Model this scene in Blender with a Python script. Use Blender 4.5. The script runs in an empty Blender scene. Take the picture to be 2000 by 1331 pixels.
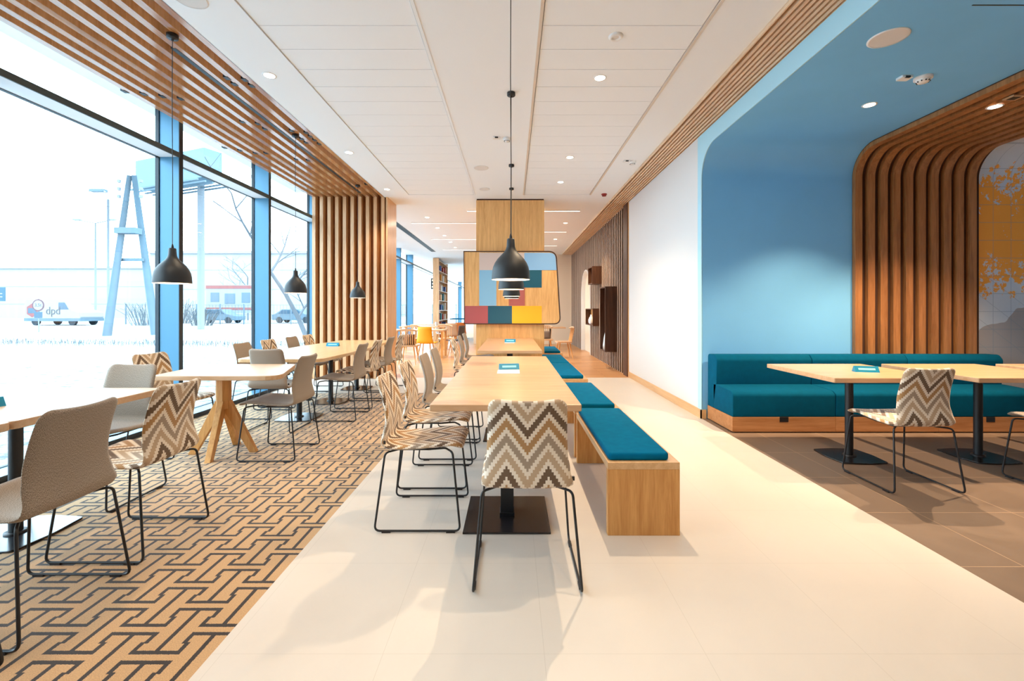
import bpy, math, random
from mathutils import Vector, Matrix
random.seed(7)
PI = math.pi
scene = bpy.context.scene
COL = scene.collection

# ------------------------------------------------------------------ camera
EYE = 1.28
cam = bpy.data.cameras.new('camera'); camo = bpy.data.objects.new('camera', cam); COL.objects.link(camo)
camo.location = (0, 0, EYE); camo.rotation_euler = (PI/2, 0, 0)
cam.sensor_width = 36; cam.sensor_fit = 'HORIZONTAL'; cam.lens = 880/2000*36
cam.shift_y = -59.5/2000; cam.clip_start = 0.05; cam.clip_end = 400
scene.camera = camo
# ------------------------------------------------------------------ sky and exposure
scene.view_settings.view_transform = 'Standard'
scene.view_settings.look = 'None'
scene.view_settings.gamma = 1
scene.view_settings.use_curve_mapping = False
scene.view_settings.exposure = 0.22
world = bpy.data.worlds.new('overcast_sky'); scene.world = world; world.use_nodes = True
bg = world.node_tree.nodes['Background']
bg.inputs[0].default_value = (0.62, 0.85, 1.0, 1); bg.inputs[1].default_value = 7.8
SPOT_W = 180.0
SPOT_COL = (1.0, 0.76, 0.50)

# ------------------------------------------------------------------ helpers
def lin(r, g, b):
    f = lambda c: (c/255/12.92) if c/255 <= 0.04045 else ((c/255+0.055)/1.055)**2.4
    return (f(r), f(g), f(b), 1)

def new_mat(name):
    m = bpy.data.materials.new(name); m.use_nodes = True
    nt = m.node_tree; return m, nt, nt.nodes['Principled BSDF']

def plain(name, col, rough=0.5, metal=0.0, spec=0.5, noise=0.0, nscale=30, sheen=0.0, bump=0.0):
    m, nt, b = new_mat(name)
    b.inputs['Base Color'].default_value = col
    b.inputs['Roughness'].default_value = rough
    b.inputs['Metallic'].default_value = metal
    b.inputs['Specular IOR Level'].default_value = spec
    if sheen: 
        b.inputs['Sheen Weight'].default_value = sheen
        b.inputs['Sheen Roughness'].default_value = 0.4
    if noise or bump:
        tc = nt.nodes.new('ShaderNodeTexCoord'); n = nt.nodes.new('ShaderNodeTexNoise')
        n.inputs['Scale'].default_value = nscale; n.inputs['Detail'].default_value = 5
        nt.links.new(tc.outputs['Object'], n.inputs['Vector'])
        if noise:
            r = nt.nodes.new('ShaderNodeValToRGB')
            r.color_ramp.elements[0].position = 0.3; r.color_ramp.elements[1].position = 0.7
            r.color_ramp.elements[0].color = tuple(c*(1-noise) for c in col[:3])+(1,)
            r.color_ramp.elements[1].color = tuple(min(1, c*(1+noise)) for c in col[:3])+(1,)
            nt.links.new(n.outputs['Fac'], r.inputs[0]); nt.links.new(r.outputs[0], b.inputs['Base Color'])
        if bump:
            bp = nt.nodes.new('ShaderNodeBump'); bp.inputs['Strength'].default_value = bump
            bp.inputs['Distance'].default_value = 0.002
            nt.links.new(n.outputs['Fac'], bp.inputs['Height']); nt.links.new(bp.outputs[0], b.inputs['Normal'])
    return m

def emit(name, col, strength):
    m, nt, b = new_mat(name)
    b.inputs['Base Color'].default_value = (0.8, 0.8, 0.8, 1)
    b.inputs['Emission Color'].default_value = col; b.inputs['Emission Strength'].default_value = strength
    return m

def wood(name, c1, c2, axis='X', rough=0.45, s=1.0, spec=0.4, coat=0.0):
    m, nt, b = new_mat(name)
    L = nt.links.new; N = nt.nodes.new
    tc = N('ShaderNodeTexCoord'); mp = N('ShaderNodeMapping')
    sc = {'X': (0.9, 14, 14), 'Y': (14, 0.9, 14), 'Z': (14, 14, 0.9)}[axis]
    mp.inputs['Scale'].default_value = tuple(v*s for v in sc)
    geo = N('ShaderNodeObjectInfo')
    L(tc.outputs['Object'], mp.inputs[0])
    add = N('ShaderNodeVectorMath'); add.operation = 'ADD'
    mul = N('ShaderNodeMath'); mul.operation = 'MULTIPLY'; mul.inputs[1].default_value = 37
    L(geo.outputs['Random'], mul.inputs[0]); L(mp.outputs[0], add.inputs[0]); L(mul.outputs[0], add.inputs[1])
    n1 = N('ShaderNodeTexNoise'); n1.inputs['Scale'].default_value = 1.6; n1.inputs['Detail'].default_value = 8
    n1.inputs['Roughness'].default_value = 0.62; n1.inputs['Distortion'].default_value = 0.6
    n2 = N('ShaderNodeTexNoise'); n2.inputs['Scale'].default_value = 9; n2.inputs['Detail'].default_value = 4
    L(add.outputs[0], n1.inputs['Vector']); L(add.outputs[0], n2.inputs['Vector'])
    mx = N('ShaderNodeMix'); mx.data_type = 'FLOAT'; mx.inputs[0].default_value = 0.3
    L(n1.outputs['Fac'], mx.inputs[2]); L(n2.outputs['Fac'], mx.inputs[3])
    r = N('ShaderNodeValToRGB'); r.color_ramp.elements[0].position = 0.36; r.color_ramp.elements[1].position = 0.62
    r.color_ramp.elements[0].color = c2; r.color_ramp.elements[1].color = c1
    L(mx.outputs[0], r.inputs[0]); L(r.outputs[0], b.inputs['Base Color'])
    b.inputs['Roughness'].default_value = rough; b.inputs['Specular IOR Level'].default_value = spec
    b.inputs['Coat Weight'].default_value = coat; b.inputs['Coat Roughness'].default_value = 0.12
    bp = N('ShaderNodeBump'); bp.inputs['Strength'].default_value = 0.15; bp.inputs['Distance'].default_value = 0.001
    L(n2.outputs['Fac'], bp.inputs['Height']); L(bp.outputs[0], b.inputs['Normal'])
    return m

def link_obj(o, parent=None):
    COL.objects.link(o)
    if parent is not None: o.parent = parent
    return o

def tag(o, label=None, cat=None, group=None, kind=None):
    if label: o['label'] = label
    if cat: o['category'] = cat
    if group: o['group'] = group
    if kind: o['kind'] = kind
    return o

def empty(name, loc=(0, 0, 0), rz=0.0):
    o = bpy.data.objects.new(name, None); o.location = loc; o.rotation_euler = (0, 0, rz)
    o.empty_display_size = 0.1
    return link_obj(o)

class MB:
    def __init__(s): s.v = []; s.f = []; s.uv = []; s.sm = []; s.mi = []
    def face(s, idx, smooth=False, uv=None, mi=0):
        s.f.append(tuple(idx)); s.sm.append(smooth); s.uv.append(uv); s.mi.append(mi)
    def box(s, x0, x1, y0, y1, z0, z1, mi=0, M=None):
        if x0 > x1: x0, x1 = x1, x0
        if y0 > y1: y0, y1 = y1, y0
        if z0 > z1: z0, z1 = z1, z0
        b = len(s.v)
        P = [(x0,y0,z0),(x1,y0,z0),(x1,y1,z0),(x0,y1,z0),(x0,y0,z1),(x1,y0,z1),(x1,y1,z1),(x0,y1,z1)]
        if M is not None: P = [tuple(M @ Vector(p)) for p in P]
        s.v += P
        for q in ((0,3,2,1),(4,5,6,7),(0,1,5,4),(1,2,6,5),(2,3,7,6),(3,0,4,7)):
            s.face([b+i for i in q], mi=mi)
        return s
    def quad(s, a, b, c, d, mi=0, smooth=False):
        n = len(s.v); s.v += [a, b, c, d]; s.face((n, n+1, n+2, n+3), smooth, mi=mi); return s
    def prism(s, poly, z0, z1, mi=0, smooth=False):
        """vertical prism of a CCW polygon [(x,y)]"""
        n = len(poly); b = len(s.v)
        s.v += [(x, y, z0) for x, y in poly] + [(x, y, z1) for x, y in poly]
        s.face([b+i for i in range(n-1, -1, -1)], mi=mi); s.face([b+n+i for i in range(n)], mi=mi)
        for i in range(n):
            j = (i+1) % n; s.face((b+i, b+j, b+n+j, b+n+i), smooth, mi=mi)
        return s
    def prism_axis(s, poly, a0, a1, axis='X', mi=0, smooth=False):
        """prism of polygon in the plane perpendicular to axis. X: poly=(y,z); Y: poly=(x,z)"""
        n = len(poly); b = len(s.v)
        if axis == 'X':
            s.v += [(a0, p, q) for p, q in poly] + [(a1, p, q) for p, q in poly]
        else:
            s.v += [(p, a0, q) for p, q in poly] + [(p, a1, q) for p, q in poly]
        s.face([b+i for i in range(n-1, -1, -1)], mi=mi); s.face([b+n+i for i in range(n)], mi=mi)
        for i in range(n):
            j = (i+1) % n; s.face((b+i, b+j, b+n+j, b+n+i), smooth, mi=mi)
        return s
    def lathe(s, prof, c=(0, 0, 0), seg=32, mi=0, cap0=False, cap1=False):
        b = len(s.v); m = len(prof)
        for r, z in prof:
            for k in range(seg):
                a = 2*PI*k/seg; s.v.append((c[0]+r*math.cos(a), c[1]+r*math.sin(a), c[2]+z))
        for i in range(m-1):
            for k in range(seg):
                k2 = (k+1) % seg
                s.face((b+i*seg+k, b+i*seg+k2, b+(i+1)*seg+k2, b+(i+1)*seg+k), True, mi=mi)
        if cap0: s.face([b+k for k in range(seg-1, -1, -1)], mi=mi)
        if cap1: s.face([b+(m-1)*seg+k for k in range(seg)], mi=mi)
        return s
    def tube(s, pts, r, seg=8, closed=False, mi=0, r1=None):
        pts = [Vector(p) for p in pts]; n = len(pts); b = len(s.v)
        t0 = (pts[1]-pts[0]).normalized()
        up = Vector((0, 0, 1)) if abs(t0.z) < 0.9 else Vector((1, 0, 0))
        nrm = t0.cross(up).normalized()
        for i, p in enumerate(pts):
            if closed: t = (pts[(i+1) % n]-pts[i-1]).normalized()
            else: t = (pts[min(i+1, n-1)]-pts[max(i-1, 0)]).normalized()
            nrm = (nrm - t*nrm.dot(t)).normalized(); bn = t.cross(nrm)
            rr = r if r1 is None else r + (r1-r)*i/(n-1)
            for k in range(seg):
                a = 2*PI*k/seg; s.v.append(tuple(p + nrm*math.cos(a)*rr + bn*math.sin(a)*rr))
        R = n if closed else n-1
        for i in range(R):
            i2 = (i+1) % n
            for k in range(seg):
                k2 = (k+1) % seg
                s.face((b+i*seg+k, b+i2*seg+k, b+i2*seg+k2, b+i*seg+k2)[::-1], True, mi=mi)
        if not closed:
            s.face([b+k for k in range(seg)], mi=mi); s.face([b+(n-1)*seg+k for k in range(seg-1, -1, -1)], mi=mi)
        return s
    def build(s, name, mats, parent=None, bevel=0.0, bseg=2, autosm=False, solid=0.0):
        me = bpy.data.meshes.new(name); me.from_pydata(s.v, [], s.f)
        if not isinstance(mats, (list, tuple)): mats = [mats]
        for m in mats: me.materials.append(m)
        me.polygons.foreach_set('use_smooth', s.sm); me.polygons.foreach_set('material_index', s.mi)
        if any(u is not None for u in s.uv):
            ul = me.uv_layers.new(name='UVMap')
            for p, u in zip(me.polygons, s.uv):
                if u:
                    for li, w in zip(p.loop_indices, u): ul.data[li].uv = w
        me.update()
        o = bpy.data.objects.new(name, me); link_obj(o, parent)
        if bevel:
            md = o.modifiers.new('edge', 'BEVEL'); md.width = bevel; md.segments = bseg; md.limit_method = 'ANGLE'
            md.angle_limit = math.radians(50)
        if solid:
            md = o.modifiers.new('thick', 'SOLIDIFY'); md.thickness = solid
        return o

def fillet(pts, rad, seg=5, closed=False):
    pts = [Vector(p) for p in pts]; out = []; n = len(pts)
    rng = range(n)
    for i in rng:
        if not closed and i in (0, n-1): out.append(pts[i]); continue
        p, a, b = pts[i], pts[i-1], pts[(i+1) % n]
        r = rad[i] if isinstance(rad, (list, tuple)) else rad
        d1 = (a-p); d2 = (b-p); l1 = d1.length; l2 = d2.length; d1.normalize(); d2.normalize()
        ang = d1.angle(d2); t = min(r/math.tan(ang/2), l1*0.49, l2*0.49)
        if r <= 0: out.append(p); continue
        q0 = p+d1*t; q1 = p+d2*t
        for k in range(seg+1):
            u = k/seg; out.append(q0*(1-u)**2 + p*2*u*(1-u) + q1*u*u)
    return out

def rpoly(pts, rad, seg=6):
    return [(p.x, p.y) for p in fillet([(x, y, 0) for x, y in pts], rad, seg, closed=True)]

def rrect(x0, x1, y0, y1, r, seg=6):
    return rpoly([(x0, y0), (x1, y0), (x1, y1), (x0, y1)], r, seg)

def clone(root, loc, rz, label, group=None, cat=None):
    r = root.copy(); COL.objects.link(r); r.location = loc; r.rotation_euler = (0, 0, rz)
    r['label'] = label
    if group: r['group'] = group
    if cat: r['category'] = cat
    for ch in list(root.children):
        c = ch.copy(); COL.objects.link(c); c.parent = r
        for g in ch.children:
            d = g.copy(); COL.objects.link(d); d.parent = c
    return r

def text_mesh(body, size, mat, loc, rot, parent=None, name='lettering', extrude=0.002):
    cu = bpy.data.curves.new('lettering_curve', 'FONT'); cu.body = body; cu.size = size; cu.extrude = extrude
    cu.align_x = 'CENTER'; cu.align_y = 'CENTER'
    t = bpy.data.objects.new('tmp_text', cu); COL.objects.link(t)
    dg = bpy.context.evaluated_depsgraph_get()
    me = bpy.data.meshes.new_from_object(t.evaluated_get(dg))
    bpy.data.objects.remove(t); me.materials.clear(); me.materials.append(mat)
    o = bpy.data.objects.new(name, me); o.location = loc; o.rotation_euler = rot
    return link_obj(o, parent)

# ------------------------------------------------------------------ materials
M = {}
M['ceil'] = plain('ceiling_paint', (0.885, 0.92, 0.95, 1), 0.7)
M['white'] = plain('white_wall_paint', (0.80, 0.81, 0.82, 1), 0.6)
M['trimwarm'] = plain('ceiling_profile', (0.72, 0.62, 0.52, 1), 0.5)
M['shadowgap'] = plain('ceiling_joint', (0.25, 0.24, 0.23, 1), 0.8)
M['blue'] = plain('blue_wall_paint', lin(122, 194, 246), 0.6, noise=0.03, nscale=2)
M['paleblue'] = plain('pale_blue_paint', lin(182, 232, 252), 0.55)
M['plinth'] = wood('oak_plinth_shaded', lin(196, 140, 92), lin(168, 110, 64), 'X', 0.5)  # oak darkened: shadow at the banquette's foot put into the colour
M['oak'] = wood('oak_x', lin(216, 176, 138), lin(200, 154, 112), 'X', 0.33, spec=0.5)
M['oaky'] = wood('oak_y', lin(230, 188, 138), lin(212, 164, 112), 'Y', 0.3, spec=0.6)
M['oakz'] = wood('oak_z', lin(230, 172, 104), lin(200, 136, 70), 'Z', 0.45)
M['oakz_light'] = wood('oak_slat', lin(232, 186, 140), lin(204, 150, 102), 'Z', 0.3, spec=0.6)
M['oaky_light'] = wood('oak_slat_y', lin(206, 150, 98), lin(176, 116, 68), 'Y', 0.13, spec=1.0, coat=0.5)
M['walnut_z'] = wood('walnut_z', lin(160, 100, 52), lin(116, 68, 32), 'Z', 0.4)
M['walnut_c'] = wood('walnut_curved', lin(182, 124, 74), lin(142, 92, 52), 'Z', 0.4)
M['slat_front_lit'] = wood('slat_wood_lit', lin(206, 180, 160), lin(176, 148, 128), 'Z', 0.5)  # paler slat fronts: window light put into the wood colour
M['dark_wood'] = wood('dark_stained_wood', lin(92, 60, 42), lin(66, 40, 28), 'Z', 0.45)
M['brownback'] = plain('dark_backing', lin(66, 40, 28), 0.8)
M['strip_wood'] = wood('ceiling_slat_wood', lin(244, 212, 178), lin(222, 184, 148), 'Y', 0.45)
M['black'] = plain('black_powder_coat', (0.012, 0.013, 0.016, 1), 0.42, spec=0.5)
M['blackplate'] = plain('black_steel_plate', (0.014, 0.014, 0.018, 1), 0.2, metal=0.0, spec=0.8)
M['lampblack'] = plain('matt_black_lamp', (0.022, 0.024, 0.027, 1), 0.5, spec=0.45)
M['lampin'] = plain('lamp_inside_white', (0.85, 0.8, 0.72, 1), 0.5)
M['mullion'] = plain('sky_tinted_aluminium', lin(74, 124, 152), 0.35, metal=0.2, spec=0.5)  # dark aluminium with the blue of the sky put into its colour
M['gasket'] = plain('black_gasket', (0.012, 0.02, 0.03, 1), 0.5)
M['rail'] = plain('dark_rail', lin(70, 84, 90), 0.4)
M['teal'] = plain('teal_velvet', (0.0, 0.145, 0.30, 1), 0.9, noise=0.08, nscale=18, spec=0.08)
M['teal_shaded'] = plain('teal_fabric_shaded', (0.0, 0.085, 0.16, 1), 0.9, noise=0.08, nscale=18, spec=0.08)  # teal darkened: shade on the banquette front put into the colour
M['whiteplastic'] = plain('white_plastic', (0.85, 0.85, 0.84, 1), 0.4)
M['grille'] = plain('speaker_grille', (0.74, 0.72, 0.70, 1), 0.6)
M['red'] = plain('red_plastic', lin(150, 40, 36), 0.4)
M['lens'] = emit('downlight_lens', (1.0, 0.86, 0.68, 1), 14)
M['linear'] = emit('linear_lens', (1.0, 0.93, 0.84, 1), 3.0)
M['bulb'] = emit('bulb', (1.0, 0.78, 0.5, 1), 12)
def snow_mat():
    m, nt, b = new_mat('snow_with_grass'); N = nt.nodes.new; L = nt.links.new
    tc = N('ShaderNodeTexCoord'); mp = N('ShaderNodeMapping'); mp.inputs['Scale'].default_value = (1.0, 1.6, 1); L(tc.outputs['Object'], mp.inputs[0])
    n = N('ShaderNodeTexNoise'); n.inputs['Scale'].default_value = 4.5; n.inputs['Detail'].default_value = 10; n.inputs['Roughness'].default_value = 0.75
    L(mp.outputs[0], n.inputs['Vector'])
    r = N('ShaderNodeValToRGB'); r.color_ramp.elements[0].position = 0.42; r.color_ramp.elements[0].color = (0.10, 0.118, 0.132, 1)
    r.color_ramp.elements[1].position = 0.60; r.color_ramp.elements[1].color = (0.50, 0.55, 0.58, 1)
    L(n.outputs['Fac'], r.inputs[0]); L(r.outputs[0], b.inputs['Base Color']); b.inputs['Roughness'].default_value = 0.9
    return m
M['snow'] = snow_mat()
M['card_blue'] = plain('blue_card', lin(0, 140, 178), 0.4)
M['card_light'] = plain('pale_card_band', lin(150, 226, 240), 0.4)
M['paper'] = plain('white_paper', (0.86, 0.86, 0.86, 1), 0.6)
M['beige'] = plain('beige_wall', lin(232, 208, 180), 0.7)
M['transom_white'] = plain('snow_lit_transom', (0.86, 0.87, 0.89, 1), 0.8)  # transom white, snow light put into the colour
M['pane'] = None

def glass_mat():
    m = bpy.data.materials.new('window_glass'); m.use_nodes = True; nt = m.node_tree
    nt.nodes.clear(); N = nt.nodes.new
    o = N('ShaderNodeOutputMaterial'); mx = N('ShaderNodeMixShader'); t = N('ShaderNodeBsdfTransparent')
    g = N('ShaderNodeBsdfGlossy'); g.inputs['Roughness'].default_value = 0.02
    lw = N('ShaderNodeLayerWeight'); fp = N('ShaderNodeMath'); fp.operation = 'POWER'; fp.inputs[1].default_value = 5
    nt.links.new(lw.outputs['Facing'], fp.inputs[0])
    t.inputs[0].default_value = (0.97, 0.985, 0.99, 1)
    lw.inputs[0].default_value = 0.5
    ml = N('ShaderNodeMath'); ml.operation = 'MULTIPLY_ADD'; ml.inputs[1].default_value = 0.4; ml.inputs[2].default_value = 0.03
    nt.links.new(fp.outputs[0], ml.inputs[0])
    nt.links.new(ml.outputs[0], mx.inputs[0]); nt.links.new(t.outputs[0], mx.inputs[1]); nt.links.new(g.outputs[0], mx.inputs[2])
    nt.links.new(mx.outputs[0], o.inputs[0]); return m
M['pane'] = glass_mat()

def mnode(nt, op, a, b=None, c=None):
    n = nt.nodes.new('ShaderNodeMath'); n.operation = op
    for i, v in enumerate((a, b, c)):
        if v is None: continue
        if isinstance(v, (int, float)): n.inputs[i].default_value = v
        else: nt.links.new(v, n.inputs[i])
    return n.outputs[0]

def tile_mat(name, col, joint, ox, oy, size=0.6, jw=0.0025, rough=0.35, var=0.05, nsc=1.2):
    m, nt, b = new_mat(name); N = nt.nodes.new; L = nt.links.new
    tc = N('ShaderNodeTexCoord'); sp = N('ShaderNodeSeparateXYZ'); L(tc.outputs['Object'], sp.inputs[0])
    def dist(o, off):
        w = mnode(nt, 'SUBTRACT', o, off); w = mnode(nt, 'DIVIDE', w, size); w = mnode(nt, 'FRACT', w)
        w = mnode(nt, 'SUBTRACT', w, 0.5); w = mnode(nt, 'ABSOLUTE', w); w = mnode(nt, 'SUBTRACT', 0.5, w)
        return mnode(nt, 'MULTIPLY', w, size)
    d = mnode(nt, 'MINIMUM', dist(sp.outputs[0], ox), dist(sp.outputs[1], oy))
    mask = mnode(nt, 'LESS_THAN', d, jw/2)
    n1 = N('ShaderNodeTexNoise'); n1.inputs['Scale'].default_value = nsc; n1.inputs['Detail'].default_value = 9
    n1.inputs['Roughness'].default_value = 0.65; n1.inputs['Distortion'].default_value = 1.2
    L(tc.outputs['Object'], n1.inputs['Vector'])
    r = N('ShaderNodeValToRGB'); r.color_ramp.elements[0].position = 0.3; r.color_ramp.elements[1].position = 0.72
    r.color_ramp.elements[0].color = tuple(c*(1-var) for c in col[:3])+(1,)
    r.color_ramp.elements[1].color = tuple(min(1, c*(1+var)) for c in col[:3])+(1,)
    L(n1.outputs['Fac'], r.inputs[0])
    mx = N('ShaderNodeMix'); mx.data_type = 'RGBA'; L(mask, mx.inputs[0]); L(r.outputs[0], mx.inputs[6]); mx.inputs[7].default_value = joint
    L(mx.outputs[2], b.inputs['Base Color']); b.inputs['Roughness'].default_value = rough
    rr = mnode(nt, 'MULTIPLY_ADD', n1.outputs['Fac'], 0.25, rough-0.12); L(rr, b.inputs['Roughness'])
    b.inputs['Specular IOR Level'].default_value = 0.4
    return m
M['tile'] = tile_mat('cream_stone_tile', (0.70, 0.635, 0.565, 1), (0.60, 0.54, 0.47, 1), 0.12, 0.476, jw=0.002, rough=0.42, var=0.035)
M['dtile'] = tile_mat('brown_grey_tile', lin(126, 106, 90), lin(186, 156, 126), 0.155, 0.446, jw=0.004, rough=0.45, var=0.12, nsc=2.5)

def plank_mat():
    m, nt, b = new_mat('oak_plank_floor'); N = nt.nodes.new; L = nt.links.new
    tc = N('ShaderNodeTexCoord'); br = N('ShaderNodeTexBrick')
    br.inputs['Scale'].default_value = 1; br.inputs['Brick Width'].default_value = 1.2; br.inputs['Row Height'].default_value = 0.14
    br.inputs['Mortar Size'].default_value = 0.003
    br.inputs['Color1'].default_value = lin(222, 168, 112); br.inputs['Color2'].default_value = lin(200, 140, 86)
    br.inputs['Mortar'].default_value = lin(150, 98, 56)
    L(tc.outputs['Object'], br.inputs[0]); mp = N('ShaderNodeMapping'); mp.inputs['Scale'].default_value = (1, 18, 1)
    L(tc.outputs['Object'], mp.inputs[0]); n = N('ShaderNodeTexNoise'); n.inputs['Scale'].default_value = 2; n.inputs['Detail'].default_value = 6
    L(mp.outputs[0], n.inputs['Vector'])
    mx = N('ShaderNodeMix'); mx.data_type = 'RGBA'; mx.blend_type = 'MULTIPLY'; mx.inputs[0].default_value = 0.5
    r = N('ShaderNodeValToRGB'); r.color_ramp.elements[0].color = (0.7, 0.65, 0.6, 1); r.color_ramp.elements[1].color = (1, 1, 1, 1)
    L(n.outputs['Fac'], r.inputs[0]); L(br.outputs[0], mx.inputs[6]); L(r.outputs[0], mx.inputs[7])
    L(mx.outputs[2], b.inputs['Base Color']); b.inputs['Roughness'].default_value = 0.35
    return m
M['plank'] = plank_mat()

def carpet_mat():
    m, nt, b = new_mat('patterned_carpet'); N = nt.nodes.new; L = nt.links.new
    tc = N('ShaderNodeTexCoord'); sp = N('ShaderNodeSeparateXYZ')
    nz = N('ShaderNodeTexNoise'); nz.inputs['Scale'].default_value = 260; nz.inputs['Detail'].default_value = 2
    L(tc.outputs['Object'], nz.inputs['Vector'])
    # slight yarn wobble of the outline
    vm = N('ShaderNodeVectorMath'); vm.operation = 'MULTIPLY_ADD'
    L(nz.outputs['Color'], vm.inputs[0]); vm.inputs[1].default_value = (0.006, 0.006, 0); L(tc.outputs['Object'], vm.inputs[2])
    L(vm.outputs[0], sp.inputs[0])
    X, Y = sp.outputs[0], sp.outputs[1]
    PX, PY = 0.32, 0.291
    W, H, T = 0.0955, 0.131, 0.0092
    def wrap(o, c, p):
        w = mnode(nt, 'SUBTRACT', o, c - p/2); w = mnode(nt, 'DIVIDE', w, p); w = mnode(nt, 'FRACT', w)
        w = mnode(nt, 'SUBTRACT', w, 0.5); w = mnode(nt, 'ABSOLUTE', w); return mnode(nt, 'MULTIPLY', w, p)
    def ish(cx, cy):
        px = wrap(X, cx, PX); py = wrap(Y, cy, PY)
        inH = mnode(nt, 'LESS_THAN', py, H)
        stem = mnode(nt, 'MULTIPLY', mnode(nt, 'LESS_THAN', px, T), inH)
        inW = mnode(nt, 'LESS_THAN', px, W)
        bar = mnode(nt, 'MULTIPLY', mnode(nt, 'MULTIPLY', inW, inH), mnode(nt, 'GREATER_THAN', py, H-2*T))
        ser = mnode(nt, 'MULTIPLY', mnode(nt, 'MULTIPLY', inW, mnode(nt, 'GREATER_THAN', px, W-2*T)),
                    mnode(nt, 'MULTIPLY', inH, mnode(nt, 'GREATER_THAN', py, H-0.062)))
        return mnode(nt, 'MAXIMUM', stem, mnode(nt, 'MAXIMUM', bar, ser))
    mask = mnode(nt, 'MAXIMUM', ish(-1.33, 1.8075), ish(-1.17, 1.953))
    def ramp(c, v):
        r = N('ShaderNodeValToRGB'); r.color_ramp.elements[0].position = 0.3; r.color_ramp.elements[1].position = 0.7
        r.color_ramp.elements[0].color = tuple(k*(1-v) for k in c[:3])+(1,); r.color_ramp.elements[1].color = tuple(k*(1+v) for k in c[:3])+(1,)
        L(nz.outputs['Fac'], r.inputs[0]); return r.outputs[0]
    mx = N('ShaderNodeMix'); mx.data_type = 'RGBA'; L(mask, mx.inputs[0])
    L(ramp(lin(196, 156, 110), 0.2), mx.inputs[6]); L(ramp(lin(52, 40, 32), 0.25), mx.inputs[7])
    L(mx.outputs[2], b.inputs['Base Color']); b.inputs['Roughness'].default_value = 0.95
    b.inputs['Specular IOR Level'].default_value = 0.2; b.inputs['Sheen Weight'].default_value = 0.25
    bp = N('ShaderNodeBump'); bp.inputs['Strength'].default_value = 0.5; bp.inputs['Distance'].default_value = 0.002
    L(nz.outputs['Fac'], bp.inputs['Height']); L(bp.outputs[0], b.inputs['Normal'])
    return m
M['carpet'] = carpet_mat()

def chevron_mat():
    m, nt, b = new_mat('chevron_weave'); b.inputs['Sheen Weight'].default_value = 0.25; b.inputs['Sheen Roughness'].default_value = 0.45; N = nt.nodes.new; L = nt.links.new
    uv = N('ShaderNodeUVMap'); uv.uv_map = 'UVMap'
    sp = N('ShaderNodeSeparateXYZ'); L(uv.outputs[0], sp.inputs[0]); U, V = sp.outputs[0], sp.outputs[1]
    PXU, HALF = 0.0095, 0.095
    cell = mnode(nt, 'ROUND', mnode(nt, 'DIVIDE', U, PXU))
    uq = mnode(nt, 'MULTIPLY', cell, PXU)
    tri = mnode(nt, 'PINGPONG', uq, HALF)
    w = mnode(nt, 'ADD', V, mnode(nt, 'MULTIPLY', tri, 1.4))
    ph = mnode(nt, 'FRACT', mnode(nt, 'DIVIDE', mnode(nt, 'ADD', w, 0.173), 0.31))
    r = N('ShaderNodeValToRGB'); r.color_ramp.interpolation = 'CONSTANT'
    cream = lin(244, 230, 212)
    st = [(0.0, lin(118, 96, 78)), (0.145, cream), (0.25, lin(184, 142, 98)), (0.395, cream), (0.5, lin(172, 152, 132)), (0.645, cream),
          (0.75, lin(200, 172, 142)), (0.895, cream)]
    el = r.color_ramp.elements
    el[0].position = 0; el[0].color = st[0][1]; el[1].position = st[1][0]; el[1].color = st[1][1]
    for p, c in st[2:]:
        e = el.new(p); e.color = c
    L(ph, r.inputs[0])
    nz = N('ShaderNodeTexNoise'); nz.inputs['Scale'].default_value = 500
    L(uv.outputs[0], nz.inputs['Vector'])
    rr = N('ShaderNodeValToRGB'); rr.color_ramp.elements[0].color = (0.78, 0.78, 0.78, 1); rr.color_ramp.elements[0].position = 0.3
    rr.color_ramp.elements[1].position = 0.65
    L(nz.outputs['Fac'], rr.inputs[0])
    mx = N('ShaderNodeMix'); mx.data_type = 'RGBA'; mx.blend_type = 'MULTIPLY'; mx.inputs[0].default_value = 0.8
    L(r.outputs[0], mx.inputs[6]); L(rr.outputs[0], mx.inputs[7])
    L(mx.outputs[2], b.inputs['Base Color']); b.inputs['Roughness'].default_value = 0.9; b.inputs['Specular IOR Level'].default_value = 0.15
    bp = N('ShaderNodeBump'); bp.inputs['Strength'].default_value = 0.4; bp.inputs['Distance'].default_value = 0.001
    L(nz.outputs['Fac'], bp.inputs['Height']); L(bp.outputs[0], b.inputs['Normal'])
    return m
M['chevron'] = chevron_mat()

def weave_mat():
    m, nt, b = new_mat('taupe_weave'); b.inputs['Sheen Weight'].default_value = 0.25; b.inputs['Sheen Roughness'].default_value = 0.45; N = nt.nodes.new; L = nt.links.new
    uv = N('ShaderNodeUVMap'); uv.uv_map = 'UVMap'
    mp = N('ShaderNodeMapping'); mp.inputs['Scale'].default_value = (800, 200, 1); L(uv.outputs[0], mp.inputs[0])
    n = N('ShaderNodeTexNoise'); n.inputs['Scale'].default_value = 1; n.inputs['Detail'].default_value = 3; L(mp.outputs[0], n.inputs['Vector'])
    r = N('ShaderNodeValToRGB'); r.color_ramp.elements[0].position = 0.36; r.color_ramp.elements[1].position = 0.64
    r.color_ramp.elements[0].color = lin(108, 94, 82); r.color_ramp.elements[1].color = lin(188, 172, 156)
    L(n.outputs['Fac'], r.inputs[0]); L(r.outputs[0], b.inputs['Base Color']); b.inputs['Roughness'].default_value = 0.92
    b.inputs['Specular IOR Level'].default_value = 0.15
    bp = N('ShaderNodeBump'); bp.inputs['Strength'].default_value = 0.12; bp.inputs['Distance'].default_value = 0.0003
    L(n.outputs['Fac'], bp.inputs['Height']); L(bp.outputs[0], b.inputs['Normal'])
    return m
M['taupe'] = weave_mat()

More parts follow.
